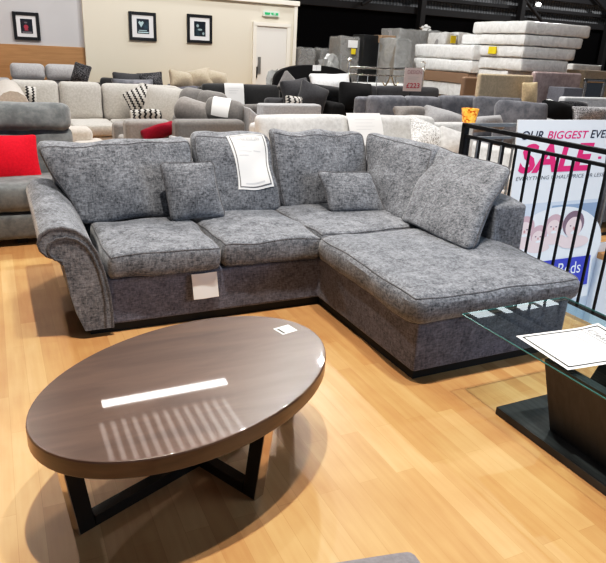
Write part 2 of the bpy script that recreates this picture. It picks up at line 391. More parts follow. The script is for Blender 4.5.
def one(name, gm, mat, label, cat, group=None, rot=None, smooth=True):
    """a thing that is a single mesh: the origin goes to the middle of its foot; gm is in world coordinates"""
    xs = [p.x for p in gm[0]]; ys = [p.y for p in gm[0]]; zs = [p.z for p in gm[0]]
    c = V(((min(xs)+max(xs))/2, (min(ys)+max(ys))/2, min(zs)))
    o = obj(name, gm, mat, None, smooth, c); o.location = c; return tag(o, label, cat, group)
def struct(name, gm, mat, parent=None, smooth=False):
    o = obj(name, gm, mat, parent, smooth)
    if parent is None: o['kind'] = 'structure'
    return o
def part(name, gm, mat, root, label=None, parent=None, smooth=True):
    """gm in world coordinates, root unrotated"""
    o = obj(name, gm, mat, parent or root, smooth, V(root.location))
    if label: o['label'] = label
    return o
def textmesh(s, size=1, shear=0, bold=0, align='LEFT', extrude=0, spacing=1):
    cu = bpy.data.curves.new('t', 'FONT'); cu.body = s; cu.size = size; cu.shear = shear; cu.offset = bold; cu.align_x = align; cu.space_character = spacing; cu.extrude = extrude; cu.resolution_u = 3
    o = bpy.data.objects.new('t', cu); COL.objects.link(o)
    dg = bpy.context.evaluated_depsgraph_get(); dg.update()
    me = bpy.data.meshes.new_from_object(o.evaluated_get(dg))
    gm = ([q.co.copy() for q in me.vertices], [tuple(p.vertices) for p in me.polygons])
    bpy.data.objects.remove(o); bpy.data.curves.remove(cu); bpy.data.meshes.remove(me)
    return gm
def fit_text(s, x0, x1, y0, y1, shear=0, bold=0):
    gm = textmesh(s, 1, shear, bold); xs = [p.x for p in gm[0]]; ys = [p.y for p in gm[0]]
    a, b, c, d = min(xs), max(xs), min(ys), max(ys)
    return [V((x0+(p.x-a)/(b-a)*(x1-x0), y0+(p.y-c)/(d-c)*(y1-y0), 0)) for p in gm[0]], gm[1]
def rect(x0, x1, y0, y1, n=1):
    vs, fs = [], []
    for i in range(n+1):
        x = x0+(x1-x0)*i/n
        for j in range(n+1): vs.append(V((x, y0+(y1-y0)*j/n, 0)))
    for i in range(n):
        for j in range(n): k = i*(n+1)+j; fs.append((k, k+n+1, k+n+2, k+1))
    return vs, fs
def strip(x0, x1, y0, y1):
    vs, fs = [], []; n = 12; hor = (x1-x0) > (y1-y0)
    for i in range(n+1):
        t = i/n
        if hor: vs += [V((x0+(x1-x0)*t, y0, 0)), V((x0+(x1-x0)*t, y1, 0))]
        else: vs += [V((x0, y0+(y1-y0)*t, 0)), V((x1, y0+(y1-y0)*t, 0))]
    for i in range(n): k = 2*i; fs.append((k, k+1, k+3, k+2))
    return vs, fs
def ellipse(cx, cy, a, b, n=28, t0=0, t1=2*pi):
    return [V((cx+a*cos(t0+(t1-t0)*i/n), cy+b*sin(t0+(t1-t0)*i/n), 0)) for i in range(n)], [tuple(range(n))]
def mapped(gm, fn, off): return [fn(p.x, p.y, off) for p in gm[0]], gm[1]
def frame_strips(m, t): return join(strip(m, 1-m, m*.8, m*.8+t*.8), strip(m, 1-m, 1-m*.8-t*.8, 1-m*.8), strip(m, m+t, m*.8, 1-m*.8), strip(1-m-t, 1-m, m*.8, 1-m*.8))

# ------------------------------------------------------------------ setting
WY = 13.0
HX0, HX1, HY0, HY1 = 3.40, 6.6, .2, 3.925          # stairwell opening guarded by the railing
def quads(rs, z): 
    vs, fs = [], []
    for (a, b, c, d) in rs:
        k = len(vs); vs += [V((a, c, z)), V((b, c, z)), V((b, d, z)), V((a, d, z))]; fs.append((k, k+1, k+2, k+3))
    return vs, fs
struct('floor', quads([(-12, HX0, -4, 24), (HX0, 31, HY1, 24), (HX1, 31, -4, HY1), (HX0, HX1, -4, HY0)], 0), 'floor')
struct('wall_stairwell_back', box(HX0, HX1, HY1, HY1+.02, -2.2, -.002, 0), 'stairwhite')
struct('wall_stairwell_left', box(HX0-.02, HX0, HY0, HY1, -2.2, -.002, 0), 'stairwhite')
struct('wall_stairwell_right', box(HX1, HX1+.02, HY0, HY1, -2.2, -.002, 0), 'stairwhite')
struct('wall_stairwell_front', box(HX0, HX1, HY0-.02, HY0, -2.2, -.002, 0), 'stairwhite')
struct('floor_stairwell', box(HX0, HX1, HY0, HY1, -2.24, -2.2, 0), 'stairwhite')
struct('trim_step', box(5.14, HX1, 3.66, HY1-.002, -.16, -.10, .004), 'tan_wood')
struct('trim_riser', box(5.14, HX1, 3.67, HY1-.002, -2.2, -.161, 0), 'stairwhite')
xr = aY(296, 30, WY).x; xc = 1.66; xl = -3.5
wt = 2.46
struct('wall_back', box(xc, xr, WY, WY+.16, 0, wt, 0), 'wall_cream')
struct('wall_back_left', box(xl-4, xc, WY+.10, WY+.26, 0, 3.4, 0), 'wall_grey')
struct('wall_office_side', box(xr-.16, xr, WY+.16, WY+5, 0, wt, 0), 'wall_cream')
struct('trim_1', box(xl-4, xc-.003, WY+.06, WY+.098, 0, 1.44, .004), 'wood_panel')
struct('trim_2', box(xc-.02, xr+.05, WY-.05, WY+.2, wt, wt+.09, .01), 'white_trim')
struct('trim_3', box(xr-.07, xr+.01, WY-.03, WY-.001, 0, wt, .006), 'white_trim')
struct('ceiling_office', box(xc, xr, WY+.16, WY+5, wt-.1, wt, 0), 'wall_cream')
struct('wall_far', box(xl, 32, 21.0, 21.2, 0, 3.05, 0), 'blackwall')
struct('wall_far_upper', box(xl, 32, 21.25, 21.4, 2.6, 9, 0), 'gable')
struct('wall_right', box(31, 31.2, 2, 21.4, 0, 9, 0), 'blackwall')
rf = struct('ceiling', box(-12, 32, -4, 21.4, 7.2, 7.4, 0), 'roof')
for i, (z, zz, yy) in enumerate([(3.05, 3.28, 20.8), (4.0, 4.25, 20.8), (3.55, 3.68, 20.9)]):
    struct('trim_beam_%d' % (i+1), box(xr-1.5, 31, yy, yy+.2, z, zz, .01), 'steel')
for i, x in enumerate([14.5, 19.3, 24.4]):
    struct('trim_post_%d' % (i+1), box(x, x+.22, 20.55, 20.8, 0, 7.2, .01), 'steel')
# sloping roof braces
for i, (x0, z0, x1, z1) in enumerate([(12.0, 3.2, 16.0, 5.2), (20.5, 3.2, 17.2, 5.4), (21.5, 5.2, 25.5, 3.1)]):
    struct('trim_brace_%d' % (i+1), bar((x0, 20.6, z0), (x1, 20.6, z1), .07), 'steel')

# door in the cream wall
dx0, dx1 = aY(252.5, 24, WY).x, aY(294, 25, WY).x - .10
d = struct('door_1', box(dx0+.07, dx1-.07, WY-.035, WY-.001, .01, 2.03, .004), 'white_paint')
struct('door_frame', join(box(dx0, dx0+.075, WY-.06, WY-.001, 0, 2.035, 0), box(dx1-.075, dx1, WY-.06, WY-.001, 0, 2.035, 0), box(dx0, dx1, WY-.06, WY-.001, 2.028, 2.10, 0)), 'white_trim', d)
h = aY(255.5, 60, WY-.04)
struct('push_plate', box(dx0+.12, dx0+.19, WY-.045, WY-.034, 1.08, 1.42, .002), plain('plate_steel', (.45, .45, .44), .35, .8), d)
struct('door_handle', join(bar((dx0+.10, WY-.05, 1.0), (dx0+.10, WY-.05, 1.22), .014), box(dx0+.085, dx0+.115, WY-.05, WY-.03, 1.0, 1.02, .002), box(dx0+.085, dx0+.115, WY-.05, WY-.03, 1.2, 1.22, .002)), plain('dark_steel_handle', (.12, .11, .10), .35, .8), d)

# exit sign
a, b = aY(262.6, 10.5, WY), aY(278.5, 17.2, WY)
t = thing('exit_sign', 'small green exit sign above the white door', 'sign', (a.x, WY-.05, b.z))
part('sign_board', box(a.x, b.x, WY-.05, WY-.002, b.z, a.z, .004), plain('sign_case', (.62, .70, .62), .4), t)
part('sign_face', box(a.x+.03, b.x-.03, WY-.056, WY-.0505, b.z+.03, a.z-.03, .001), 'green_sign', t)
xm = (a.x+b.x)/2; zm = (a.z+b.z)/2
part('running_figure', join(*[mapped(k, lambda x, y, o: V((xm+x, WY-.0575, zm+y)), 0) for k in (ellipse(-.02, .022, .008, .008, 10), rect(-.03, -.012, -.012, .012), rect(-.042, -.02, -.028, -.012), rect(-.014, .004, -.028, -.014), rect(.03, .09, -.006, .006), rect(.065, .085, -.02, .02))]), plain('sign_white', (.75, .85, .78), .4), t, smooth=False)

# pictures
def picture(cx0, cy0, cx1, cy1, Y, lab, art):
    A, B = aY(cx0, cy0, Y), aY(cx1, cy1, Y); x0, x1, z0, z1 = A.x, B.x, B.z, A.z; f = .055
    t = thing('framed_picture', lab, 'picture', ((x0+x1)/2, Y-.03, z0))
    part('picture_frame', join(box(x0, x0+f, Y-.035, Y-.001, z0, z1, .006), box(x1-f, x1, Y-.035, Y-.001, z0, z1, .006), box(x0+f, x1-f, Y-.035, Y-.001, z0, z0+f, .006), box(x0+f, x1-f, Y-.035, Y-.001, z1-f, z1, .006)), 'frame', t)
    part('mount', box(x0+f, x1-f, Y-.02, Y-.004, z0+f, z1-f, 0), 'mount', t)
    w, hh = x1-x0, z1-z0
    p = part('print', box(x0+w*.28, x1-w*.27, Y-.024, Y-.0205, z0+hh*.24, z1-hh*.24, 0), art, t)
    return t, (x0+w*.28, x1-w*.27, z0+hh*.24, z1-hh*.24), p
def art_shape(tp, polys, mat):
    t, (x0, x1, z0, z1), p = tp
    gm = join(*[mapped(q, lambda u, v, o: V((x0+(x1-x0)*u, t.location.y+.003, z0+(z1-z0)*v)), 0) for q in polys])
    part('painted_shape', gm, mat, t, parent=None, smooth=False)
tp = picture(11.5, 11.2, 40.8, 40.8, WY+.10, 'black framed picture with reddish centre on grey wall above wood panel', art_mat('art_red', (.05, .02, .03), 1))
art_shape(tp, [ellipse(.45, .45, .2, .16), rect(.3, .62, .2, .3)], plain('art_crimson', (.35, .04, .07), .5))
art_shape(tp, [rect(.1, .9, .02, .14), ellipse(.45, .75, .14, .06)], plain('art_dim', (.16, .15, .17), .5))
tp = picture(128.2, 11, 156.5, 41.3, WY, 'black framed picture with pale heart-shaped motif, left one on cream wall', art_mat('art_blue', (.03, .07, .10), 3))
art_shape(tp, [([V((.12, .75, 0)), V((.35, .42, 0)), V((.58, .75, 0)), V((.48, .86, 0)), V((.35, .78, 0)), V((.22, .86, 0))], [(0, 1, 2, 3, 4, 5)]), rect(.08, .95, .06, .14), rect(.15, .8, .2, .25)], plain('art_pale', (.42, .55, .58), .5))
tp = picture(186.6, 13.6, 211.9, 43.8, WY, 'black framed dark picture with scattered pale marks, nearest the white door', art_mat('art_night', (.03, .06, .08), 5))
art_shape(tp, [ellipse(.3, .7, .12, .1), ellipse(.5, .45, .2, .07), ellipse(.8, .2, .1, .1)], plain('art_grey', (.28, .36, .38), .5))

# ------------------------------------------------------------------ MAIN CORNER SOFA
S = thing('corner_sofa', 'large grey chenille corner sofa with chaise and scroll arm in the foreground', 'corner sofa', (1.6, 3.6, 0))
Lpoly = [(.44, 3.40, 0), (1.81, 3.40, 0), (1.81, 2.30, 0), (2.86, 2.30, 0), (2.93, 2.37, 0), (2.93, 4.50, 0), (.44, 4.50, 0)]
part('base', prism([V(p)+V((0, 0, .055)) for p in Lpoly], (0, 0, .28), .018), 'chenille_cool_lit', S)
Pp = [(.36, 3.43, 0), (1.835, 3.43, 0), (1.835, 2.33, 0), (2.88, 2.33, 0), (2.88, 4.48, 0), (.36, 4.48, 0)]
part('feet_and_gap_shade', prism(Pp, (0, 0, .056)), 'feet_and_gap_shade', S)  # near-black strip stands in for the shaded gap around the sofa feet
# scroll arm
prof = [(.326, .052), (.285, .16), (.262, .27), (.250, .37), (.240, .455), (.212, .492), (.165, .512), (.136, .545), (.127, .585), (.141, .627), (.184, .655), (.250, .662), (.315, .640), (.372, .588), (.415, .510), (.445, .404), (.468, .27), (.476, .15), (.476, .052)]
def arm_geo():
    vs, fs = [], []; ys = [3.372, 3.385, 3.42, 3.6, 3.8, 4.0, 4.2, 4.4, 4.48]; n = len(prof)
    cx, cz = .33, .4
    for k, y in enumerate(ys):
        sc = .965 if k == 0 else (.99 if k == 1 else 1)
        for (x, z) in prof:
            zz = z*(1+.075*max(0, (y-3.4)/1.1)*(1 if z > .3 else .2)); xx = cx+(x-cx)*sc; zz = cz+(zz-cz)*sc
            if z < .06: zz = .052
            vs.append(V((xx, y, zz)))
    for k in range(len(ys)-1):
        for i in range(n): j = (i+1) % n; fs.append((k*n+i, k*n+j, (k+1)*n+j, (k+1)*n+i))
    fs.append(tuple(range(n))); fs.append(tuple(range((len(ys)-1)*n, len(ys)*n))[::-1])
    return vs, fs
arm = part('scroll_arm', arm_geo(), 'chenille', S)
pts = [V((x, 3.376, z)) for x, z in prof[4:]]
part('arm_piping', tube(pts, .009, 6), 'piping', S, parent=arm)
inner = [V((.33+(x-.33)*.78, 3.37, .42+(z-.42)*.78)) for x, z in prof[5:-1]]+[V((.44, 3.37, .06))]
part('arm_piping', tube(inner, .007, 6), 'piping', S, parent=arm)
# backs
part('back_frame', box(.30, 3.06, 4.30, 4.56, .05, .80, .06, 4), 'chenille', S)
part('back_frame', prism([(2.82, 2.93, .05), (2.82, 2.95, .72), (2.82, 3.1, .745), (2.82, 4.30, .78), (2.82, 4.30, .05)], (.27, 0, 0), .022, 3), 'chenille', S)
# seat cushions: front face of the Hex is the top
def seat(x0, x1, y0, y1, z0, z1, seed, puff=.28, **k):
    return Hex([(x0, y0, z1), (x1, y0, z1), (x1, y1, z1), (x0, y1, z1), (x0, y0, z0), (x1, y0, z0), (x1, y1, z0), (x0, y1, z0)], r=.045, puff=puff, bpuff=0, seed=seed, amp=.016, **k)
SEATS = [seat(.468, 1.128, 3.335, 4.10, .345, .495, 1), seat(1.132, 1.80, 3.345, 4.12, .345, .50, 2), seat(1.79, 2.86, 3.37, 4.2, .345, .50, 3)]
SEATS.append(Hex([(1.715, 2.235, .50), (2.90, 2.225, .485), (2.94, 3.40, .50), (1.755, 3.40, .50), (1.725, 2.245, .335), (2.90, 2.235, .335), (2.93, 3.40, .335), (1.765, 3.40, .335)], r=.05, puff=.22, bpuff=0, seed=4, amp=.012, ru=.10))
for hx in SEATS:
    o = part('seat_cushion', hx.geo(20, 7), 'chenille', S)
    part('cushion_piping', hx.pipe(1, .0045, 24), 'piping', S, parent=o); part('cushion_piping', hx.pipe(-1, .0045, 24), 'piping', S, parent=o)
def backc(bl, br, tr, tl, T, seed, puff=.35, dirb=(0, 1, 0), dirt=(0, 1, .15), **k):
    db, dt = V(dirb).normalized()*T, V(dirt).normalized()*T*.8
    fr = [V(bl), V(br), V(tr), V(tl)]
    return Hex(fr+[fr[0]+db, fr[1]+db, fr[2]+dt, fr[3]+dt], r=.055, puff=puff, bpuff=.1, seed=seed, amp=.024, edge=.72, **k)
B1 = backc((.43, 4.05, .47), (1.225, 4.05, .47), (1.215, 4.27, .985), (.20, 4.22, .955), .20, 11, pinch=.02)
B2 = backc((1.235, 4.06, .47), (1.86, 4.08, .47), (1.80, 4.27, 1.00), (1.215, 4.27, 1.01), .20, 12)
B3 = backc((1.865, 4.09, .47), (2.62, 4.09, .47), (2.62, 4.27, 1.0), (1.82, 4.27, 1.015), .20, 13)
B4 = backc((2.50, 4.06, .47), (2.475, 3.46, .47), (2.86, 3.70, .97), (2.60, 4.28, 1.005), .20, 14, dirb=(1, .15, 0), dirt=(1, .3, .1))
for hx in (B1, B2, B3, B4):
    o = part('back_cushion', hx.geo(20, 8), 'chenille', S)
    part('cushion_piping', hx.pipe(.98, .004, 24), 'piping', S, parent=o)
B5 = Hex([(2.43, 3.50, .505), (2.43, 2.77, .505), (2.94, 3.03, .965), (2.90, 3.82, .985), (2.60, 3.50, .50), (2.62, 2.82, .50), (3.05, 3.06, .94), (3.03, 3.82, .96)], r=.05, puff=.45, bpuff=.15, seed=15, amp=.014, edge=.55, pinch=.03)
sc5 = one('scatter_cushion', B5.geo(20, 8), 'chenille', 'big square grey chenille cushion leaning on the chaise side wing', 'cushion')
obj('cushion_piping', B5.pipe(0, .006, 24), 'piping', sc5, True, V(sc5.location))
P1 = Hex([(.955, 3.86, .505), (1.335, 3.86, .51), (1.285, 3.99, .872), (.925, 3.99, .868), (.96, 3.95, .51), (1.335, 3.95, .515), (1.285, 4.08, .88), (.925, 4.08, .875)], r=.04, puff=.7, bpuff=.7, edge=.30, pinch=.05, seed=21, amp=.008)
o = one('scatter_cushion', P1.geo(18, 6), 'chenille', 'small square grey cushion propped against left back cushions of corner sofa', 'cushion')
obj('cushion_piping', P1.pipe(0, .005, 20), 'piping', o, True, V(o.location))
P2 = Hex([(2.10, 3.80, .505), (2.50, 3.70, .51), (2.46, 3.90, .77), (2.055, 3.98, .775), (2.13, 3.90, .51), (2.54, 3.80, .515), (2.49, 3.98, .78), (2.08, 4.06, .785)], r=.04, puff=.7, bpuff=.7, edge=.30, pinch=.06, seed=22, amp=.010)
o = one('scatter_cushion', P2.geo(18, 6), 'chenille', 'small slumped grey cushion in the corner of the chenille corner sofa', 'cushion')
obj('cushion_piping', P2.pipe(0, .005, 20), 'piping', o, True, V(o.location))

# papers
def paper(name, fn, label, cat, n, base, items):
    gm = mapped(rect(0, 1, 0, 1, n), fn, 0)
    xs = [p.x for p in gm[0]]; ys = [p.y for p in gm[0]]; zs = [p.z for p in gm[0]]
    c = V(((min(xs)+max(xs))/2, (min(ys)+max(ys))/2, min(zs)))
    t = thing(name, label, cat, c)
    part('sheet', gm, base, t)
    for nm, g2, mt in items: part(nm, mapped(g2, fn, .0015), mt, t, smooth=False)
    return t
def tagfn(hx, u0, u1, v0, v1, sk=0): return lambda s, t, o: hx.surf(u0+(u1-u0)*s + sk*(1-t), v0+(v1-v0)*t, .005+o)
lines = [strip(.15, .38, .70, .71), strip(.15, .52, .63, .64), strip(.15, .42, .56, .57), strip(.58, .78, .645, .66), strip(.30, .70, .815, .825)]
paper('price_tag', tagfn(B2, -.10, .84, -.34, 1.12, -.03), 'white bordered clearance sheet draped over middle back cushion of corner sofa', 'paper', 14, 'paper',
      [('border', frame_strips(.045, .03), 'midink'), ('heading', fit_text('Clearance Sale', .20, .82, .83, .90), 'greyink'), ('small_print', join(*lines), 'paleink'), ('footer', strip(.22, .80, .10, .125), 'paleink')])
A, Bq = V((.942, 3.385, .325)), V((1.10, 3.385, .325))
paper('price_tag', lambda s, t, o: A+(Bq-A)*s+V((.008*(1-t), -.012-.02*(1-t)-o-.004*sin(s*5), -.155*(1-t))), 'small blank white card hanging below the seat front of corner sofa', 'card', 6, 'paper', [])

# ------------------------------------------------------------------ COFFEE TABLE
TA = R(26.3); TC = V((.581, 2.061, 0)); ea, eb = .641, .419
def ell(k, z, n=72):
    out = []
    for i in range(n):
        a = 2*pi*i/n; x, y = ea*k*cos(a), eb*(1-(1-k)*ea/eb)*sin(a)
        out.append(V((TC.x+x*cos(TA)-y*sin(TA), TC.y+x*sin(TA)+y*cos(TA), z)))
    return out
def rings(rs):
    n = len(rs[0]); vs = [p for r in rs for p in r]; fs = []
    for k in range(len(rs)-1):
        for i in range(n): j = (i+1) % n; fs.append((k*n+i, k*n+j, (k+1)*n+j, (k+1)*n+i))
    fs.append(tuple(range(n))[::-1]); fs.append(tuple(range((len(rs)-1)*n, len(rs)*n)))
    return vs, fs
T = thing('coffee_table', 'oval high-gloss brown veneer coffee table on crossed chrome legs', 'table', TC)
top = part('tabletop', rings([ell(.985, .4195), ell(.992, .4195), ell(1.0, .415)][::-1] and [ell(1.0, .412), ell(.997, .418), ell(.990, .42)]), 'gloss_walnut', T)
part('table_apron', rings([ell(.975, .352), ell(.995, .354), ell(1.0, .36), ell(1.0, .412)]), 'gloss_side', T)
cross = V((.60, 2.065, 0))
fa, fb = V((.098, 1.845, 0)), V((.742, 1.775, 0))
for k, p in enumerate([fa, fb, cross*2-fa, cross*2-fb]):
    d = (p-cross).normalized(); n = V((-d.y, d.x, 0)); w = .023; th = .060; ln = .045; Zt = V((0, 0, .352)); hb = V((0, 0, .045))
    q = p-n*w
    leg = part('leg', prism([q, q+d*ln+Zt, q+d*(ln-th)+Zt, q-d*th], n*2*w, .002), 'shadedmetal', T, 'flat leg painted black for shade, with chrome outer face')
    q = p-n*(w+.001)
    part('chrome_face', prism([q+d*.0006, q+d*(ln+.0006)+Zt, q+d*(ln+.004)+Zt, q+d*.004], n*2*(w+.001)), 'chrome', T, 'chrome outer face', parent=leg)
    q = cross-n*w; e = p-n*w-d*th
    part('floor_bar', prism([q, e, e+hb, q+hb], n*2*w, .002), 'shadedmetal', T)
mk = [V((1.02, 2.322, .4212)), V((1.037, 2.25, .4212)), V((1.118, 2.271, .4212)), V((1.102, 2.341, .4212))]
fnm = lambda s, t, o: (mk[1]*(1-s)+mk[0]*s)*(1-t)+(mk[2]*(1-s)+mk[3]*s)*t+V((0, 0, o))
paper('label_card', fnm, 'small white card with black bar lying on the oval coffee table', 'card', 2, 'paper', [('printed_bar', strip(.06, .80, .10, .24), 'ink')])

# ------------------------------------------------------------------ GLASS TABLE
G = thing('glass_table', 'clear glass coffee table with dark V-shaped wooden pedestal, at right edge', 'table', (2.28, 1.45, 0))
gx0, gx1, gy0, gy1, gz = 1.935, 2.62, .78, 2.135, .445
part('glass_top', box(gx0, gx1, gy0, gy1, gz-.012, gz, .003, 2), 'glass', G, 'clear glass top')
for e in ([(gx0, gy0), (gx0, gy1)], [(gx0, gy1), (gx1, gy1)], [(gx1, gy1), (gx1, gy0)]): part('polished_edge', bar((e[0][0], e[0][1], gz-.006), (e[1][0], e[1][1], gz-.006), .0035, 6), 'glass_edge', G, 'green-tinted polished edge')
part('base_plate', box(2.02, 2.56, .95, 1.90, 0, .04, .004), 'dark_oak', G)
def leaf(xb, xt, w, y0, y1):
    return prism([(xb, y0, .04), (xb+w, y0, .04), (xt+w, y0, .425), (xt, y0, .425)], (0, y1-y0, 0), .003)
part('pedestal_panel', leaf(2.115, 1.985, .05, 1.02, 1.655), 'dark_oak_v', G)
part('pedestal_panel', leaf(2.17, 2.40, .05, 1.02, 1.655), 'dark_oak_v', G)
for x, y in ((2.05, 1.12), (2.05, 1.58), (2.45, 1.12), (2.45, 1.58)):
    part('fixing', lathe([(.018, .424), (.018, .432)], (x, y, 0), 16), 'silver_metal', G, 'chrome disc')
pa, pb, pc = aZ(516, 336, gz+.002), aZ(568, 370, gz+.002), aZ(597.5, 325.5, gz+.002)
# sheet reads from the left long side: s runs towards -Y, t runs towards +X
wd = (pb-pa); hd = pc-pa
fng = lambda s, t, o: V((pa.x, pa.y, gz+.002+o))+V((wd.x, wd.y, 0))*s+V((hd.x, hd.y, 0))*t+V((0, 0, .012*max(0, t-.75)*4*(1-s)))
paper('price_sheet', fng, 'white bordered clearance sheet lying on the glass table', 'paper', 10, 'paper',
      [('border', frame_strips(.05, .022), 'ink'), ('heading', join(fit_text('Dining', .30, .62, .86, .93), fit_text('Clearance', .12, .80, .775, .845)), 'midink'), ('rule', strip(.08, .92, .735, .745), 'midink'),
       ('small_print', join(strip(.10, .42, .64, .65), strip(.10, .48, .58, .59), strip(.10, .40, .52, .53)), 'greyink')])

# ------------------------------------------------------------------ OTTOMAN corner at the bottom edge
oh = Hex([(.26, .30, .42), (.80, .26, .42), (.848, .985, .42), (.30, 1.098, .42), (.26, .30, .12), (.80, .26, .12), (.848, .985, .12), (.30, 1.098, .12)], r=.015, puff=.0, bpuff=0, amp=.0, ru=.03)
OT = thing('ottoman', 'lilac-grey upholstered stool corner at the bottom edge', 'stool', (.55, .65, 0))
part('upholstered_top', oh.geo(12, 6), 'ottoman', OT)
for x, y in ((.34, .38), (.70, .36), (.74, .86), (.38, .96)): part('leg', box(x-.02, x+.02, y-.02, y+.02, 0, .125, .004), 'feet_and_gap_shade', OT)

# ------------------------------------------------------------------ RAILING
RX = 3.33
RL = thing('metal_railing', 'black metal railing with thin balusters between corner sofa and sale poster', 'railing', (RX, 3.9, 0))
part('post', box(RX-.022, RX+.022, 3.93, 3.974, 0, 1.115, .003), 'railpaint', RL)
part('post', box(RX-.022, RX+.022, 1.30, 1.344, 0, 1.115, .003), 'railpaint', RL)
part('handrail', box(RX-.022, RX+.022, 1.28, 3.974, 1.095, 1.125, .004), 'railpaint', RL)
part('rail', box(RX-.014, RX+.014, 1.30, 3.95, 1.018, 1.04, .002), 'railpaint', RL)
part('rail', box(RX-.014, RX+.014, 1.30, 3.95, .10, .122, .002), 'railpaint', RL)
y = 3.386+.127*4
while y > 1.36:
    part('baluster', box(RX-.0075, RX+.0075, y-.0075, y+.0075, .11, 1.025, .002), 'railpaint', RL); y -= .1285
R2 = thing('metal_railing', 'metal railing, light painted as grey, running away behind the sale poster from corner post', 'railing', (RX+.9, 3.96, 0))
MAT['raillit'] = plain('rail_paint_lit', (.16, .175, .19), .35)  # same rail paint made paler, carrying the light on this section
part('handrail', box(RX+.03, RX+2.6, 3.935, 3.965, 1.095, 1.125, .004), 'raillit', R2)
part('rail', box(RX+.03, RX+2.6, 3.938, 3.962, 1.0, 1.02, .002), 'raillit', R2)
part('rail', box(RX+.03, RX+2.6, 3.938, 3.962, .06, .085, .002), 'railpaint', R2)
part('post', box(RX+2.56, RX+2.60, 3.93, 3.97, 0, 1.115, .003), 'raillit', R2)
for i in range(19): x = RX+.14+i*.127; part('baluster', box(x-.0075, x+.0075, 3.942, 3.958, .11, 1.005, .002), 'raillit', R2)

# ------------------------------------------------------------------ SALE POSTER
PZB = -.46
def ph(Z): return 3.795+.095*Z
def pfit(x, y):
    Z = .7
    for _ in range(12): p = aY(x, y, ph(Z)); Z = p.z
    return p
tl, tr = pfit(518.3, 121.5), pfit(611, 118.5)
px0, px1, pz1 = tl.x, tr.x, (tl.z+tr.z)/2
PW = px1-px0
pfn = lambda s, t, o: V((px0+PW*s, ph(PZB+(pz1-PZB)*t)-o, PZB+(pz1-PZB)*t))
def pim(x, y): p = pfit(x, y); return ((p.x-px0)/PW, (p.z-PZB)/(pz1-PZB))
PO = thing('sale_poster', 'tall white sale poster board with pink lettering behind black railing', 'poster', ((px0+px1)/2, ph(PZB), PZB))
bd = prism([pfn(0, .0, 0), pfn(1, .0, 0), pfn(1, 1, 0), pfn(0, 1, 0)], (0, .012, 0))
part('poster_board', bd, 'poster_white', PO)
part('cable_tie', join(bar(pfn(.1, .965, -.012), (pfn(.1, .965, 0).x, 3.945, 1.09), .004), bar(pfn(.9, .965, -.012), (pfn(.9, .965, 0).x, 3.945, 1.09), .004)), 'railpaint', PO)
def onp(name, gm, mat, o=.002): part(name, mapped(gm, pfn, o), mat, PO, smooth=False)
def pquad(x0, y0, x1, y1):
    a, b = pim(x0, y0), pim(x1, y1); return min(a[0], b[0]), max(a[0], b[0]), min(a[1], b[1]), max(a[1], b[1])
def ptext(s, x0, y0, x1, y1, mat, shear=.2, bold=.01, nm='lettering'):
    a, b, e = pim(x0, y1), pim(x0, y0), pim(x1, y1-.04*(x1-x0)); q = (a[0], e[0], a[1], b[1]); onp(nm, fit_text(s, q[0], q[1], q[2], q[3], shear, bold), mat, .003)
ptext('OUR', 521, 131, 543, 140, 'navy_ink'); ptext('BIGGEST', 547, 131, 588, 139, 'pink_ink'); ptext('EVER', 590, 130, 610, 138, 'navy_ink')
# keep the heading inside the board
ptext('SALE', 517.5, 144, 591, 174, 'pink_ink', .2, .03, 'sale_lettering')
ptext('EVERYTHING IS HALF PRICE OR LESS', 515.5, 177, 603, 181, 'midink', .15, .0)
for yy in (149, 156.5):
    q = pquad(598, yy, 601, yy+2.2); onp('bullet', rect(*q), 'pink_ink', .003)
# family photograph printed on the poster
q = pquad(513, 203, 607, 268)
onp('printed_backdrop', rect(0.0, 1.0, q[2]+.24*(q[3]-q[2]), q[3]-.01), 'sky_print', .002)
onp('printed_headboard', rect(.45, 1.0, q[3]-.13, q[3]-.03), 'bed_print', .0025)
def pel(x, y, rx, ry, mat, o, n=24):
    c = pim(x, y); e = pim(x+rx, y); f2 = pim(x, y-ry); onp('printed_shape', ellipse(c[0], c[1], abs(e[0]-c[0]), abs(f2[1]-c[1]), n), mat, o)
pel(556, 245, 44, 38, 'pillow_print', .003, 40); onp('printed_sheet', rect(0, 1, q[2]-.03, q[2]+.20*(q[3]-q[2])), 'pillow_print', .0032)
for i, (x, y, rx, ry, hm) in enumerate([(524, 230, 8, 11, 'hair_print'), (537.5, 237, 7, 9, 'hair_print'), (553, 227, 7.6, 10, 'hair_print'), (573, 226, 9.2, 12.5, 'hair_dark')]):
    o = .0035+i*.0012
    pel(x+(1 if i < 3 else 0), y-2.5, rx+1.2, ry+.4, hm, o); pel(x, y+ry*1.25, rx*1.6, ry*.5, 'skin_print', o+.0002)
    pel(x, y+1.2, rx*.86, ry*.84, 'skin_print', o+.0004)
    for sx in (-.34, .34): pel(x+sx*rx, y-.4, .9, .7, 'hair_dark', o+.0008, 10)
    pel(x, y+ry*.5, rx*.36, ry*.13, 'pillow_print', o+.0008, 12); pel(x, y+ry*.16, rx*.12, ry*.14, 'skin_print2', o+.0008, 10)
bq = pquad(553, 259.5, 590, 283); onp('blue_panel', rect(.30, .97, bq[2], bq[3]), 'blue_ink', .009)
bx = pquad(563, 262.5, 579, 272); onp('lettering', fit_text('Beds', bx[0]-.06, bx[1], bx[2], bx[3], 0, 0), 'pillow_print', .0105)

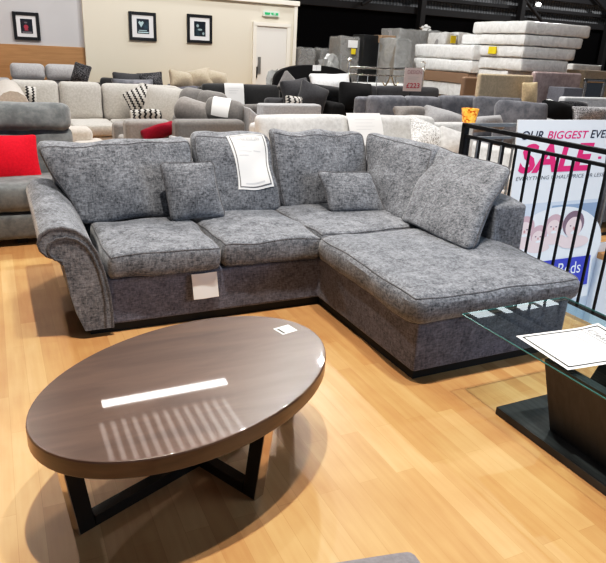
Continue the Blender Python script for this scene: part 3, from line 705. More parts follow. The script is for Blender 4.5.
# ------------------------------------------------------------------ LEFT RECLINER (cut by the frame)
RC = thing('recliner', 'grey suede recliner sofa with padded headrest holding the bright red cushion', 'recliner', (-.25, 5.6, 0))
rx1 = .60
for k, (x0, x1) in enumerate(((-.42, rx1), (-1.32, -.43))):
    part('base', box(x0, x1, 5.34, 6.15, .06, .30, .02), 'recliner', RC)
    part('footrest', Hex([(x0, 5.27, .06), (x1, 5.27, .06), (x1, 5.25, .27), (x0, 5.25, .27), (x0, 5.36, .06), (x1, 5.36, .06), (x1, 5.36, .27), (x0, 5.36, .27)], r=.03, puff=.3, amp=.006, seed=k).geo(12, 5), 'recliner', RC)
    part('seat', Hex([(x0, 5.22, .50), (x1, 5.22, .50), (x1, 5.86, .49), (x0, 5.86, .49), (x0, 5.22, .285), (x1, 5.22, .285), (x1, 5.86, .285), (x0, 5.86, .285)], r=.08, puff=.15, bpuff=0, amp=.01, seed=31+k).geo(14, 7), 'recliner', RC)
    part('backrest', Hex([(x0, 5.80, .42), (x1, 5.80, .42), (x1, 5.95, .86), (x0, 5.95, .86), (x0, 6.05, .42), (x1, 6.05, .42), (x1, 6.15, .86), (x0, 6.15, .86)], r=.07, puff=.25, amp=.012, seed=33+k).geo(14, 7), 'recliner', RC)
    part('headrest', Hex([(x0, 5.86, .83), (x1, 5.86, .83), (x1, 5.96, 1.075), (x0, 5.96, 1.075), (x0, 6.12, .83), (x1, 6.12, .83), (x1, 6.16, 1.05), (x0, 6.16, 1.05)], r=.09, puff=.3, amp=.012, seed=35+k).geo(14, 7), 'recliner', RC)
    for yy in (5.4, 6.08): part('foot', box((x0+x1)/2-.04, (x0+x1)/2+.04, yy-.03, yy+.03, 0, .065, .004), 'feet_and_gap_shade', RC)
q = [aY(-26, 187, 5.66), aY(43, 181, 5.66), aY(36, 134, 5.80), aY(-24, 135, 5.80)]
rc = Hex([p+V((0, -.05, 0)) for p in q]+[p+V((0, .05, 0)) for p in q], r=.03, puff=.9, bpuff=.4, edge=.25, pinch=.05, amp=.006, seed=5)
one('scatter_cushion', rc.geo(16, 6), 'red', 'bright red square cushion on the grey suede recliner', 'cushion')

# ------------------------------------------------------------------ generic sofa
def lhex(x0, x1, y0, y1, z0, z1, lean=0, **k):
    return Hex([(x0, y0, z0), (x1, y0, z0), (x1, y0+lean, z1), (x0, y0+lean, z1), (x0, y1, z0), (x1, y1, z0), (x1, y1+lean*.6, z1), (x0, y1+lean*.6, z1)], **k)
def sofa(name, label, cat, x0, x1, yf, depth, zb, mat, n=2, zs=.46, arms='LR', za=.60, aw=.2, rz=0, zfr=None, cmat=None, bt=.2, root=None, centre=None):
    """faces -Y when rz = 0; x0..x1 outer width, yf front, zb top of the back cushions"""
    w = x1-x0; cx = (x0+x1)/2
    loc = centre if centre else (cx, yf+depth/2, 0)
    t = thing(name, label, cat, loc, rz); hw, hd = w/2, depth/2; cm = cmat or mat
    li = -hw+(aw if 'L' in arms else 0); ri = hw-(aw if 'R' in arms else 0)
    obj('base', box(-hw+.01, hw-.01, -hd+.02, hd, .07, .30, .02), mat, t)
    obj('back_frame', box(-hw, hw, hd-.16, hd, .07, zfr or zb-.10, .04, 3), mat, t)
    for i in range(n):
        a = li+(ri-li)*i/n+.004; b = li+(ri-li)*(i+1)/n-.004
        obj('seat_cushion', Hex([(a, -hd, zs), (b, -hd, zs), (b, hd-.3, zs), (a, hd-.3, zs), (a, -hd, .30), (b, -hd, .30), (b, hd-.3, .30), (a, hd-.3, .30)], r=.05, puff=.25, bpuff=0, amp=.006, seed=i).geo(8, 4), cm, t)
        obj('back_cushion', lhex(a, b, hd-.16-bt-.06, hd-.16-.03, zs-.02, zb, .08, r=.07, puff=.3, amp=.008, seed=i+3).geo(9, 5), cm, t)
    for s, ch in ((-1, 'L'), (1, 'R')):
        if ch in arms:
            xa, xb = (-hw, -hw+aw) if s < 0 else (hw-aw, hw)
            obj('arm', box(xa, xb, -hd, hd-.05, .07, za, min(.07, aw*.4), 4), mat, t)
    for sx in (-1, 1):
        for sy in (-1, 1): obj('foot', box(sx*(hw-.1)-.03, sx*(hw-.1)+.03, sy*(hd-.08)-.03, sy*(hd-.08)+.03, 0, .075, .004), 'feet_and_gap_shade', t)
    return t
def pillow(lab, c, W, H, rot, mat, T=.15, cat='cushion', group=None, seed=0, name='scatter_cushion', pinch=.06):
    hx = boxhex(W, H, T, r=.035, puff=.7, edge=.28, pinch=pinch, amp=.006, seed=seed)
    o = obj(name, hx.geo(12, 4), mat, None); o.location = c; o.rotation_euler = rot
    return tag(o, lab, cat, group)

# --- far-left: wall recliner sofa with two headrests
Y = 12.35
xa, xb = aY(10, 70, Y).x, aY(80, 70, Y).x
t = thing('recliner_sofa', 'pale grey two-seat recliner sofa against the wood-panelled wall', 'sofa', ((xa+xb)/2, Y+.1, 0))
zt = aY(40, 64, Y).z
part('base', box(xa-.15, xb+.1, 11.75, 12.9, .07, .42, .03), 'lgrey', t)
for k in range(2):
    a = xa+(xb-xa)*k/2+.005; b = xa+(xb-xa)*(k+1)/2-.005
    part('seat_cushion', box(a, b, 11.68, 12.4, .36, .52, .06, 3), 'lgrey', t)
    part('backrest', Hex([(a, Y, .45), (b, Y, .45), (b, Y+.1, zt-.26), (a, Y+.1, zt-.26), (a, Y+.3, .45), (b, Y+.3, .45), (b, Y+.4, zt-.26), (a, Y+.4, zt-.26)], r=.06, puff=.3, amp=.008).geo(8, 4), 'lgrey', t)
    part('headrest', Hex([(a, Y, zt-.27), (b, Y, zt-.27), (b, Y+.05, zt), (a, Y+.05, zt), (a, Y+.3, zt-.27), (b, Y+.3, zt-.27), (b, Y+.3, zt), (a, Y+.3, zt)], r=.08, puff=.25, amp=.008).geo(10, 5), 'lgrey', t)
part('arm', box(xa-.22, xa-.01, 11.7, 12.6, .07, aY(8, 78, Y).z, .06, 3), 'lgrey', t)
part('arm', box(xb+.01, xb+.22, 11.7, 12.6, .07, aY(8, 80, Y).z, .06, 3), 'lgrey', t)
pillow('black cushion with white specks on the right arm of the wall recliner sofa', aY(81, 74, 11.85), .30, .36, (-.3, .25, -.5), 'furry', .14, seed=3)

# --- dark sofa near the cream wall and its cushions
Y = 11.9
xa, xb = aY(88, 80, Y).x+.05, aY(165, 80, Y).x
sofa('dark_sofa', 'long charcoal sofa along the cream wall under the framed pictures', 'sofa', xa, xb, 11.55, .95, aY(120, 79, Y).z, 'charcoal', 3, arms='LR', za=.62)
pillow('dark cushion with upturned corners under the left cream-wall picture', aY(127, 81.5, 11.95), .52, .30, (-.25, .05, .1), 'darkgrey', .16, seed=5)
pillow('black and grey patterned cushion at the right end of charcoal wall sofa', aY(150, 82, 11.95), .48, .34, (-.2, -.12, -.25), 'furry', .16, seed=6)
pillow('long grey bolster cushion lying on the charcoal wall sofa', aY(133, 86, 11.72), .74, .24, (-.3, 0, .0), 'slate', .18, seed=7)

# --- cream U-shaped sofa
Y = 10.0
cx0, cx1 = aY(6, 90, Y).x, aY(152, 95, Y).x
C = thing('corner_sofa', 'large cream U-shaped sofa in the far left corner of the showroom', 'corner sofa', ((cx0+cx1)/2, 9.6, 0))
zt = aY(80, 81.5, Y+.1).z
xs = [cx0+.05, aY(60, 95, Y).x, aY(103, 95, Y).x, cx1+.02]
yL = 7.7
part('base', prism([(cx0-.15, yL, .07), (cx0+.55, yL, .07), (cx0+.55, 9.3, .07), (cx1-.15, 9.3, .07), (cx1-.15, 8.55, .07), (cx1+.75, 8.55, .07), (cx1+.75, 10.5, .07), (cx0-.15, 10.5, .07)], (0, 0, .24), .02), 'cream', C)
part('back_frame', box(cx0-.15, cx1+.75, 10.25, 10.45, .07, zt-.12, .05, 3), 'cream', C)
for k in range(3):
    part('back_cushion', lhex(xs[k]+.005, xs[k+1]-.005, Y, Y+.24, .44, zt-.01*k, .08, r=.07, puff=.3, amp=.012, seed=k).geo(10, 5), 'cream', C)
sx = [cx0+.5, aY(72, 120, 9.3).x, aY(117, 120, 9.25).x, cx1+.05]
for k in range(3):
    a, b = sx[k]+.005, sx[k+1]-.005
    part('seat_cushion', Hex([(a, 9.25, .48), (b, 9.25, .48), (b, 10.02, .48), (a, 10.02, .48), (a, 9.25, .31), (b, 9.25, .31), (b, 10.02, .31), (a, 10.02, .31)], r=.05, puff=.2, bpuff=0, amp=.008, seed=k+4).geo(9, 4), 'cream', C)
# left return: rolled side back and end arm
za = aY(15, 83, 9.2).z
part('side_back', tube([(cx0+.02, y, za-.16+.0*i) for i, y in enumerate((7.75, 8.3, 9.0, 9.8))], .17, 14), 'cream_arm', C)
part('side_panel', box(cx0-.14, cx0+.14, 7.72, 10.3, .3, za-.14, .05, 3), 'cream_arm', C)
pe = aY(92, 124, 7.7)
part('seat_cushion', box(cx0+.14, cx0+.72, 7.8, 9.24, .31, .50, .06, 3), 'cream', C)
part('end_arm', box(cx0-.15, pe.x-.02, 7.48, 7.74, .07, .66, .08, 4), 'cream_arm', C)
part('end_arm', box(pe.x-.28, pe.x+.13, 7.30, 7.75, .07, .52, .09, 4), 'cream_arm', C)
# right return
for k, (x, yy, ang) in enumerate([(158, 9.55, 1.0), (169.5, 8.95, .95)]):
    c = aY(x, 108, yy)
    hx = boxhex(.80, zt-.43, .26, r=.08, puff=.35, amp=.012, seed=k+9)
    m = Matrix.Translation((c.x, yy, .45+(zt-.45)/2)) @ Euler((-.35, 0, -ang)).to_matrix().to_4x4()
    gm = hx.geo(10, 5); part('back_cushion', ([m @ p for p in gm[0]], gm[1]), 'cream', C)
part('seat_cushion', box(cx1-.15, cx1+.55, 8.55, 9.24, .31, .47, .06, 3), 'cream', C)
part('side_panel', box(cx1+.52, cx1+.75, 8.55, 10.3, .07, .74, .06, 3), 'cream', C)
for x, y in ((cx0, 7.8), (cx0+.4, 7.8), (cx0, 10.3), (cx1+.6, 10.3), (cx1+.6, 8.65), (cx1, 8.65)): part('foot', box(x-.03, x+.03, y-.03, y+.03, 0, .075, .004), 'feet_and_gap_shade', C)
pillow('black and white zigzag cushion standing upright on the cream U-shaped sofa', aY(140, 100, 9.62), .40, .38, (-.35, -.45, -.15), 'zigzag', .16, seed=1)
pillow('black and white striped cushion lying low at the cream sofa return', aY(148, 116.5, 8.9), .50, .18, (-.75, .0, -.1), 'zigzag', .16, seed=2)
pillow('small patterned cushion behind the left roll of the cream sofa', aY(30, 95.5, 9.72), .17, .26, (-.25, .1, .1), 'zigzag', .14, seed=4)

# --- grey recliner set in front
t = thing('armchair', 'low grey armchair holding the dark red cushion, behind corner sofa', 'armchair', (aY(150, 128, 7.4).x, 7.9, 0))
a0, a1 = aY(126, 128, 7.4).x, aY(174, 128, 7.4).x
za = aY(150, 120.5, 7.4).z
part('base', box(a0, a1-.02, 7.42, 8.4, .07, .36, .03), 'greige', t)
part('arm', box(a0, a1-.02, 7.4, 7.64, .07, za, .06, 4), 'greige', t)
part('seat_cushion', box(a0+.02, a1-.03, 7.66, 8.18, .36, .50, .05, 3), 'greige', t)
part('arm', box(a0, a1-.02, 8.2, 8.44, .07, za-.12, .06, 4), 'greige', t)
for x in (a0+.1, a1-.12):
    for y in (7.5, 8.3): part('foot', box(x-.03, x+.03, y-.03, y+.03, 0, .075, .004), 'feet_and_gap_shade', t)
RG = thing('recliner_sofa', 'grey recliner sofa with two puffy back cushions, seen from its arm side', 'sofa', (aY(210, 128, 7.2).x, 7.8, 0))
a0, a1 = aY(176, 128, 7.1).x, aY(246, 128, 7.1).x; za = aY(210, 120.5, 7.1).z
part('arm', box(a0, a1, 7.1, 7.34, .07, za, .06, 4), 'mgrey', RG)
part('base', box(a0+.02, a1, 7.3, 8.3, .07, .38, .03), 'mgrey', RG)
part('arm', box(a0+.25, a1, 8.1, 8.3, .07, za-.05, .06, 4), 'mgrey', RG)
part('seat_cushion', box(a0-.02, a1-.3, 7.35, 8.09, .36, .52, .06, 3), 'mgrey', RG)
part('back_frame', box(a1-.20, a1, 7.3, 8.3, .07, .72, .06, 3), 'mgrey', RG)
for k, (x, y, Y, w, h2, ro, mt) in enumerate([(225, 112, 7.50, .50, .30, (-.55, .10, -.5), 'mgrey'), (212, 105, 7.80, .40, .34, (-.4, .15, -.6), 'mgrey'), (193, 102, 8.0, .36, .34, (-.4, .10, -.6), 'mgrey'), (194, 113, 7.7, .50, .28, (-.9, .25, -.6), 'greige')]):
    c = aY(x, y, Y); hx = boxhex(w, h2, .28, r=.12, puff=.25, amp=.014, seed=k+40)
    m = Matrix.Translation(c) @ Euler(ro).to_matrix().to_4x4()
    gm = hx.geo(12, 6); part('back_cushion', ([m @ p for p in gm[0]], gm[1]), mt, RG)
    if k == 0: RGH, RGM = hx, m
def rgfn(s, t, o):
    q0, q1 = -.55+.85*s, -.95+2.15*t
    return RGM @ RGH.surf(q0, min(q1, 1.3), .008+o)
paper('price_tag', rgfn, 'white paper tag draped over the puffy cushion of grey recliner sofa', 'paper', 12, 'paper', [('small_print', join(strip(.2, .7, .75, .77), strip(.2, .6, .65, .67), strip(.2, .5, .55, .57)), 'paleink')])
pillow('dark red cushion tucked on the low grey armchair', aY(160, 132.5, 7.3)+V((0, .06, 0)), .42, .15, (-.7, -.28, .05), 'darkred', .16, seed=8)
pillow('pale grey cushion standing on end beside the dark red cushion', V((aY(184, 138, 6.9).x, 6.88, .31)), .40, .66, (-.05, .08, 0), 'lgrey', .12, seed=9)

# --- blue-grey sofa with beige cushions
Y = 11.3
xa, xb = aY(170, 90, Y).x, aY(240, 90, Y).x
sofa('blue_grey_sofa', 'blue-grey sofa carrying the beige cushions in front of cream wall', 'sofa', xa, xb, Y-.7, .95, aY(190, 84.5, Y).z, 'bluegrey', 2, zfr=aY(190, 85, Y).z, arms='')
for k, (x, y, w, h2, rz, lab) in enumerate([(183, 81, .52, .34, .2, 'beige scatter cushion, leftmost of three on the blue-grey sofa back'), (199, 79.5, .48, .38, -.3, 'beige scatter cushion, middle of three on the blue-grey sofa back'), (214, 80, .56, .34, .15, 'beige scatter cushion, rightmost of three on the blue-grey sofa back')]):
    pillow(lab, aY(x, y, Y+.05), w, h2, (-.6, [.2, -.25, .15][k], rz), 'beige', .2, seed=60+k, group='beige cushions')
# --- charcoal sofa with white tag
Y = 9.8
xa, xb = aY(203, 96, Y).x, aY(281, 96, Y).x
zt = aY(240, 84.5, Y).z
sofa('charcoal_sofa', 'charcoal sofa with long white tag hanging over its back, below door', 'sofa', xa, xb, Y-.55, .9, zt, 'charcoal', 2, zfr=zt-.06, arms='', bt=.2)
p0, p1 = aY(223, 86, Y-.02), aY(243, 107, Y-.02)
paper('price_tag', lambda s, t, o: V((p0.x+(p1.x-p0.x-.02)*s, Y-.085-.07*(1-t)-o+.12*max(0, t-.9)*8*.2, p1.z+(zt+.02-p1.z)*t)), 'long white tag hanging on the charcoal sofa back below the door', 'paper', 8, 'paper', [('small_print', join(strip(.2, .8, .8, .815), strip(.2, .7, .7, .715), strip(.2, .6, .6, .615)), 'paleink')])
pillow('dark grey seat bolster in front of the charcoal sofa', aY(258, 112, 9.0), .9, .22, (-.8, 0, 0), 'mgrey', .18, seed=11)
# plastic heap by the door
def blob(c, rx, ry, rz, amp, seed, n=3):
    bm = bmesh.new(); bmesh.ops.create_icosphere(bm, subdivisions=n, radius=1)
    for q in bm.verts:
        d = q.co.copy(); k = 1+amp*noise.noise(d*2.2+V((seed, 0, 0)))+amp*.5*noise.noise(d*5+V((0, seed, 0)))
        q.co = V((c[0]+d.x*rx*k, c[1]+d.y*ry*k, max(c[2]+d.z*rz*k, 0)))
    return frombm(bm)
p = aY(275, 80, 11.6)
one('plastic_sheeting', blob((p.x, 11.6, .55), .22, .25, .58+p.z-1.0, .5, 3), 'wrap_solid', 'crumpled clear plastic heap on the floor below the white door', 'plastic')

# --- black curved headboard bed
Y = 11.0
xa, xb = aY(274, 85, Y).x, aY(352, 85, Y).x
BD = thing('bed', 'bed with low arched black upholstered headboard and white tag', 'bed', ((xa+xb)/2, 10.0, 0))
zt = aY(315, 65, Y).z; zz = aY(280, 78, Y).z
arch = [(xa, Y, .05)]+[(xa+(xb-xa)*(.5-.5*cos(pi*i/20)), Y, zz-.15+(zt-zz+.15)*sin(pi*i/20)**.55) for i in range(21)]+[(xb, Y, .05)]
part('headboard', prism(arch, (0, .12, 0), .02), 'black', BD)
part('bed_base', box(xa+.25, xb-.1, 10.4, Y-.01, .1, .52, .03), 'darkgrey', BD)
part('mattress', box(xa+.25, xb-.1, 10.4, Y-.02, .53, .72, .06, 3), 'white_cloth', BD)
for x in (xa+.35, xb-.2):
    for y in (10.5, Y-.15): part('foot', box(x-.04, x+.04, y-.04, y+.04, 0, .11, .004), 'feet_and_gap_shade', BD)
p0, p1 = aY(313, 65, Y-.015), aY(321, 71, Y-.015)
paper('price_tag', lambda s, t, o: V((p0.x+(p1.x-p0.x)*s, Y-.008-o, p1.z+(p0.z-p1.z)*t)), 'small white tag pinned on the arched black headboard', 'paper', 2, 'paper', [('small_print', strip(.46, .5, .1, .9), 'greyink')])
pillow('silvery white pillow leaning on the bed with the arched black headboard', aY(331, 85.5, 10.45), .82, .44, (-.5, -.03, 0), 'white_cloth', .2, seed=12)

# --- dark sofa group in the middle
Y = 9.0
xa, xb = aY(280, 100, Y).x, aY(322, 100, Y).x
sofa('dark_sofa', 'dark grey sofa carrying three dark cushions, left of the black sofa', 'sofa', xa-.25, xb, 8.5, .74, aY(300, 98, Y).z, 'darkgrey', 2, arms='R', za=.60)
pillow('dark grey cushion standing upright, leftmost on the dark grey sofa', aY(296, 94, 8.85), .50, .44, (-.25, -.12, .25), 'darkgrey', .18, seed=13)
pillow('dark grey cushion tilted at the right end of dark grey sofa', aY(312, 98, 8.65), .46, .42, (-.3, .35, -.2), 'darkgrey', .18, seed=14)
pillow('black and white striped small cushion between the two dark cushions', aY(294, 103, 8.45), .30, .20, (-.3, .1, .2), 'zigzag', .12, seed=15)
pillow('grey pointed cushion beside the plastic heap below the door', aY(288, 85.5, 9.3), .34, .34, (-.25, .7, .2), 'mgrey', .15, seed=16)
Y = 8.6
xa, xb = aY(327, 104, Y).x, aY(372, 104, Y).x
sofa('black_sofa', 'black leather sofa with a round-cornered black cushion, behind silver velvet sofa', 'sofa', xa, xb+.1, Y-.25, .9, aY(340, 93, Y+.5).z, 'black', 2, arms='L', za=aY(335, 103, Y-.2).z)
pillow('large black cushion sitting on the black leather sofa', aY(355.5, 97, 8.6), .52, .42, (-.25, .04, -.1), 'black', .26, seed=17, pinch=.0)
pillow('flat black cushion lying along the black leather sofa', aY(331, 93.5, 9.0), .66, .22, (-.5, .12, 0), 'charcoal', .18, seed=18)

# --- light grey low sofa back
Y = 7.4
xa, xb = aY(262, 110, Y).x, aY(322, 110, Y).x; zt = aY(290, 104.5, Y).z
t = thing('low_sofa', 'light grey box-backed sofa just behind the silver velvet sofa', 'sofa', ((xa+xb)/2, 7.4, 0))
part('back_frame', box(xa, xb, Y, Y+.2, .07, zt, .03, 3), 'lgrey', t)
part('base', box(xa, xb, Y+.2, Y+.95, .07, .32, .02), 'lgrey', t)
part('seat_cushion', box(xa+.02, xb-.02, Y+.22, Y+.93, .32, .46, .05, 3), 'lgrey', t)
q0, q1 = aY(240, 115, 7.25), aY(262, 135, 7.1)
part('sloping_arm', prism([(xa-.26, 7.15, .06), (xa-.02, 7.15, .06), (xa-.02, 7.15, .70), (xa-.10, 7.15, .80), (xa-.26, 7.15, .93)], (0, .9, 0), .03, 3), 'lgrey', t)
for x in (xa+.1, xb-.1):
    for y in (Y+.1, Y+.85): part('foot', box(x-.03, x+.03, y-.03, y+.03, 0, .075, .004), 'feet_and_gap_shade', t)
# --- silver velvet corner sofa right behind the main one
Y = 6.2
x0, x1, x2 = aY(258, 128, Y).x, aY(349, 128, Y).x, aY(432, 128, Y).x
zt = aY(300, 115.5, Y).z
SV = thing('corner_sofa', 'silver crushed-velvet corner sofa directly behind the grey chenille corner sofa', 'corner sofa', ((x0+x2)/2, 6.0, 0))
part('base', prism([(x0, 5.45, .07), (x2, 5.45, .07), (x2, 4.85, .07), (x2+.75, 4.85, .07), (x2+.75, 6.5, .07), (x0, 6.5, .07)], (0, 0, .25), .02), 'silver', SV)
part('back_frame', box(x0, x2+.75, 6.30, 6.5, .07, zt-.10, .05, 3), 'silver', SV)
for k, (a, b) in enumerate(((x0, x1-.005), (x1+.005, x2+.03))):
    part('back_cushion', lhex(a, b, Y-.12, Y+.12, .42, zt-.0*k, .1, r=.07, puff=.3, amp=.012, seed=k+70).geo(14, 6), 'silver', SV)
    part('seat_cushion', box(a, b, 5.42, Y-.06, .32, .46, .05, 3), 'silver', SV)
part('seat_cushion', box(x2+.04, x2+.74, 4.85, Y-.06, .32, .46, .05, 3), 'silver', SV)
part('side_back', box(x2+.55, x2+.75, 4.9, 6.3, .07, aY(470, 142, 6.0).z-.02, .05, 3), 'silver', SV)
for x, y in ((x0+.1, 5.55), (x0+.1, 6.4), (x2+.65, 4.95), (x2+.65, 6.4)): part('foot', box(x-.03, x+.03, y-.03, y+.03, 0, .075, .004), 'feet_and_gap_shade', SV)
p0, p1 = aY(350.5, 113, Y-.16), aY(382, 139, Y-.16)
paper('price_tag', lambda s, t, o: V((p0.x+(p1.x-p0.x)*s, Y-.20+.14*t*t-o, p1.z-.06+(zt+.035-p1.z+.06)*t)), 'white paper sheet hanging over the silver velvet sofa back', 'paper', 8, 'paper', [('small_print', join(strip(.2, .8, .80, .81), strip(.2, .7, .70, .71), strip(.2, .75, .60, .61), strip(.2, .65, .5, .51)), 'paleink')])
pillow('white speckled cushion tilted on the silver velvet sofa', aY(428, 138, 5.7), .46, .44, (-.85, .35, -.1), 'patterned', .15, seed=19)
pillow('silver velvet cushion beside the white speckled cushion', aY(455, 146, 5.55), .44, .36, (-.45, .25, -.2), 'silver', .16, seed=20)

# --- slate velvet sofa with four back cushions
Y = 7.75
xs = [aY(371, 110, Y).x, aY(409, 110, Y).x, aY(443, 108, Y).x, aY(481, 108, Y).x]
SL = thing('corner_sofa', 'slate grey velvet corner sofa with a row of tall back cushions', 'corner sofa', ((xs[0]+xs[3])/2, 8.7, 0))
zt = aY(400, 96.5, Y).z
xe = xs[3]+1.0
part('base', prism([(xs[0]-.1, 7.1, .07), (xs[3], 7.1, .07), (xs[3], 6.3, .07), (xe, 6.3, .07), (xe, 8.1, .07), (xs[0]-.1, 8.1, .07)], (0, 0, .26), .02), 'slate', SL)
part('back_frame', box(xs[0]-.1, xe, 7.93, 8.1, .07, zt-.03, .05, 3), 'slate', SL)
part('side_back', box(xe-.18, xe, 6.35, 7.93, .07, .66, .05, 3), 'slate', SL)
for k in range(3):
    part('back_cushion', lhex(xs[k]+.005, xs[k+1]-.005, Y-.05, Y+.19, .42, zt+(.02 if k == 2 else 0), .08, r=.07, puff=.3, amp=.012, seed=k+80).geo(12, 5), 'slate', SL)
    part('seat_cushion', box(xs[k]+.005, xs[k+1]-.005, 7.06, Y, .33, .47, .05, 3), 'slate', SL)
part('seat_cushion', box(xs[3]+.005, xe-.2, 6.3, Y, .33, .47, .05, 3), 'slate', SL)
for k, (x, y, Yc, w, h2, rz) in enumerate([(497, 110, 7.55, .74, aY(497, 97, 7.6).z-.44, -.35), (521, 112, 6.9, .72, aY(525, 102, 6.9).z-.44, -.60)]):
    c = aY(x, y, Yc); m = Matrix.Translation((c.x, Yc, .44+h2/2)) @ Euler((-.28, 0, rz)).to_matrix().to_4x4()
    gm = boxhex(w, h2, .24, r=.06, puff=.35, amp=.012, seed=k+90).geo(12, 5); part('back_cushion', ([m @ p for p in gm[0]], gm[1]), 'slate', SL)
for x, y in ((xs[0], 7.2), (xs[0], 8.0), (xe-.1, 6.4), (xe-.1, 8.0)): part('foot', box(x-.03, x+.03, y-.03, y+.03, 0, .075, .004), 'feet_and_gap_shade', SL)
pillow('light grey cushion slumped on the slate velvet corner sofa', aY(443, 122.5, 7.0), .62, .36, (-.55, .22, -.1), 'lgrey', .22, seed=23)
pillow('long light grey cushion lying left of the slumped light grey cushion', aY(413, 115, 7.2), .60, .22, (-.8, .06, 0), 'greige', .18, seed=24)
pillow('grey seat bolster at the right beside the orange mosaic lamp', aY(484, 124, 6.6), .62, .20, (-.6, -.08, 0), 'lgrey', .18, seed=25)
# dark sofa between bed rail and slate sofa
Y = 10.0
xa, xb = aY(345, 93, Y).x, aY(440, 96, Y).x
t = sofa('dark_sofa', 'dark blue-grey sofa under the chrome bed rail and price sign', 'sofa', xa, xb, Y-.6, .95, aY(380, 86, Y).z, 'darkgrey', 3, arms='', zfr=aY(400, 94, Y+.3).z)

# --- chrome bed frame, seen as two rails
Y = 10.6
xa, xb = aY(348, 80, Y).x, aY(422.5, 80, Y).x
BF = thing('metal_bed', 'chrome metal bed frame end with ball finials behind the dark sofas', 'bed', ((xa+xb)/2, Y, 0))
zt = aY(348, 62, Y).z
for x, zz in ((xa, zt), (xb, aY(422.5, 72, Y).z)):
    o = part('bed_post', bar((x, Y, 0), (x, Y, zz), .028, 14), 'silver_metal', BF)
    part('finial', lathe([(.005, 0), (.035, .015), (.045, .045), (.03, .075), (.008, .09)], (x, Y, zz), 14), 'silver_metal', BF, parent=o)
zr = aY(385, 68.5, Y).z; zr2 = aY(385, 75.5, Y).z
part('top_rail', bar((xa, Y, zr), (xb, Y, zr), .02, 12), 'silver_metal', BF)
part('lower_rail', bar((xa, Y, zr2), (xb, Y, zr2), .015, 12), 'silver_metal', BF)
part('lower_rail', bar((xa, Y, .45), (xb, Y, .45), .02, 12), 'silver_metal', BF)
for i in range(1, 8): x = xa+(xb-xa)*i/8; part('spindle', bar((x, Y, .45), (x, Y, zr2), .009, 8), 'silver_metal', BF)
xm = (xa+xb)/2+.1
part('scroll', join(tube([(xm+.11*s+.09*cos(a), Y, zr2-.11+.08*sin(a)) for a in [i*2*pi/20 for i in range(20)]], .010, 6, True) if False else tube([(xm+s*(.02+.16*i/12), Y, zr2-.02-.16*sin(pi*i/12*.8)) for i in range(13)], .011, 6) for s in (-1, 1)), 'brassy', BF) if False else part('scroll', join(*[tube([(xm+s*(.02+.16*i/12), Y, zr2-.02-.16*sin(pi*i/12*.8)) for i in range(13)], .011, 6) for s in (-1, 1)]), 'brassy', BF)
one('bed_mattress', box(xa+.30, xb-.1, Y+.1, Y+.5, .0, aY(385, 77, Y).z-.12, .08, 3), 'mattress', 'white wrapped mattress standing behind the chrome metal bed end', 'mattress')
# price sign
Yp = 9.75
p0, p1 = aY(405.2, 67.5, Yp), aY(421, 91.5, Yp)
PS = thing('price_sign', 'white price sign with red figures hanging on the bed rail', 'sign', ((p0.x+p1.x)/2, Yp, p1.z))
sfn = lambda s, t, o: V((p0.x+(p1.x-p0.x)*s, Yp-o, p1.z+(p0.z-p1.z)*t))
part('sign_board', prism([sfn(0, 0, 0), sfn(1, 0, 0), sfn(1, 1, 0), sfn(0, 1, 0)], (0, .008, 0)), plain('sign_pinkish', (.60, .54, .55), .5), PS)
part('figures', mapped(fit_text('£223', .16, .88, .14, .36, 0, .012), sfn, .002), 'crimson', PS, smooth=False)
part('heading', mapped(fit_text('DESIGN', .16, .92, .74, .90, 0, 0), sfn, .002), plain('faded_red', (.34, .16, .19), .5), PS, smooth=False)
part('small_print', mapped(join(strip(.2, .8, .60, .62), strip(.2, .7, .52, .54)), sfn, .002), 'greyink', PS, smooth=False)
part('hook', join(bar((p0.x+.06, Yp, p0.z), (p0.x+.06, 10.58, zr), .006), bar((p1.x-.06, Yp, p0.z), (p1.x-.06, 10.58, zr), .006)), 'steel', PS)
# curled hook stand
q = aY(423.5, 66, 10.43)
HK = thing('sign_stand', 'thin dark metal stand with curled hook beside the price sign', 'stand', (q.x, 10.43, 0))
c0 = aY(423, 64.5, 10.43)
part('pole', bar((q.x-.03, 10.43, 0), (q.x-.02, 10.43, aY(422, 74, 10.43).z), .022), 'steel', HK)
part('hook', tube([(c0.x+.055*cos(a), 10.43, c0.z+.05*sin(a)) for a in [R(150)-i*R(235)/14 for i in range(15)]]+[(q.x-.06, 10.43, c0.z-.11), (q.x+.05, 10.43, c0.z-.115)], .012, 8), 'silver_metal', HK)
part('foot', lathe([(.07, 0), (.07, .015), (.02, .02)], (q.x-.03, 10.43, 0), 20), 'steel', HK)

sofa('armchair', 'slate armchair at the right edge beyond the sale poster', 'armchair', 5.35, 6.45, 4.25, .9, .92, 'slate', 1, arms='LR', za=.62)
# --- orange mosaic lamp on a slim stand
p = aY(469.5, 116, 4.9)
LP = thing('floor_lamp', 'small lamp with glittering orange mosaic shade above the railing corner post', 'lamp', (p.x, 4.9, 0))
z0, z1 = aY(469.5, 123.5, 4.9).z, aY(469.5, 108.5, 4.9).z
part('lamp_shade', lathe([(.045, z0), (.062, z0+.01), (.085, z1), (.080, z1-.002), (.055, z0+.015)], (p.x, 4.9, 0), 28), 'mosaic', LP)
part('pole', bar((p.x, 4.9, .02), (p.x, 4.9, z0+.01), .012), 'railpaint', LP)
part('lamp_base', lathe([(.13, 0), (.13, .015), (.03, .03)], (p.x, 4.9, 0), 24), 'railpaint', LP)

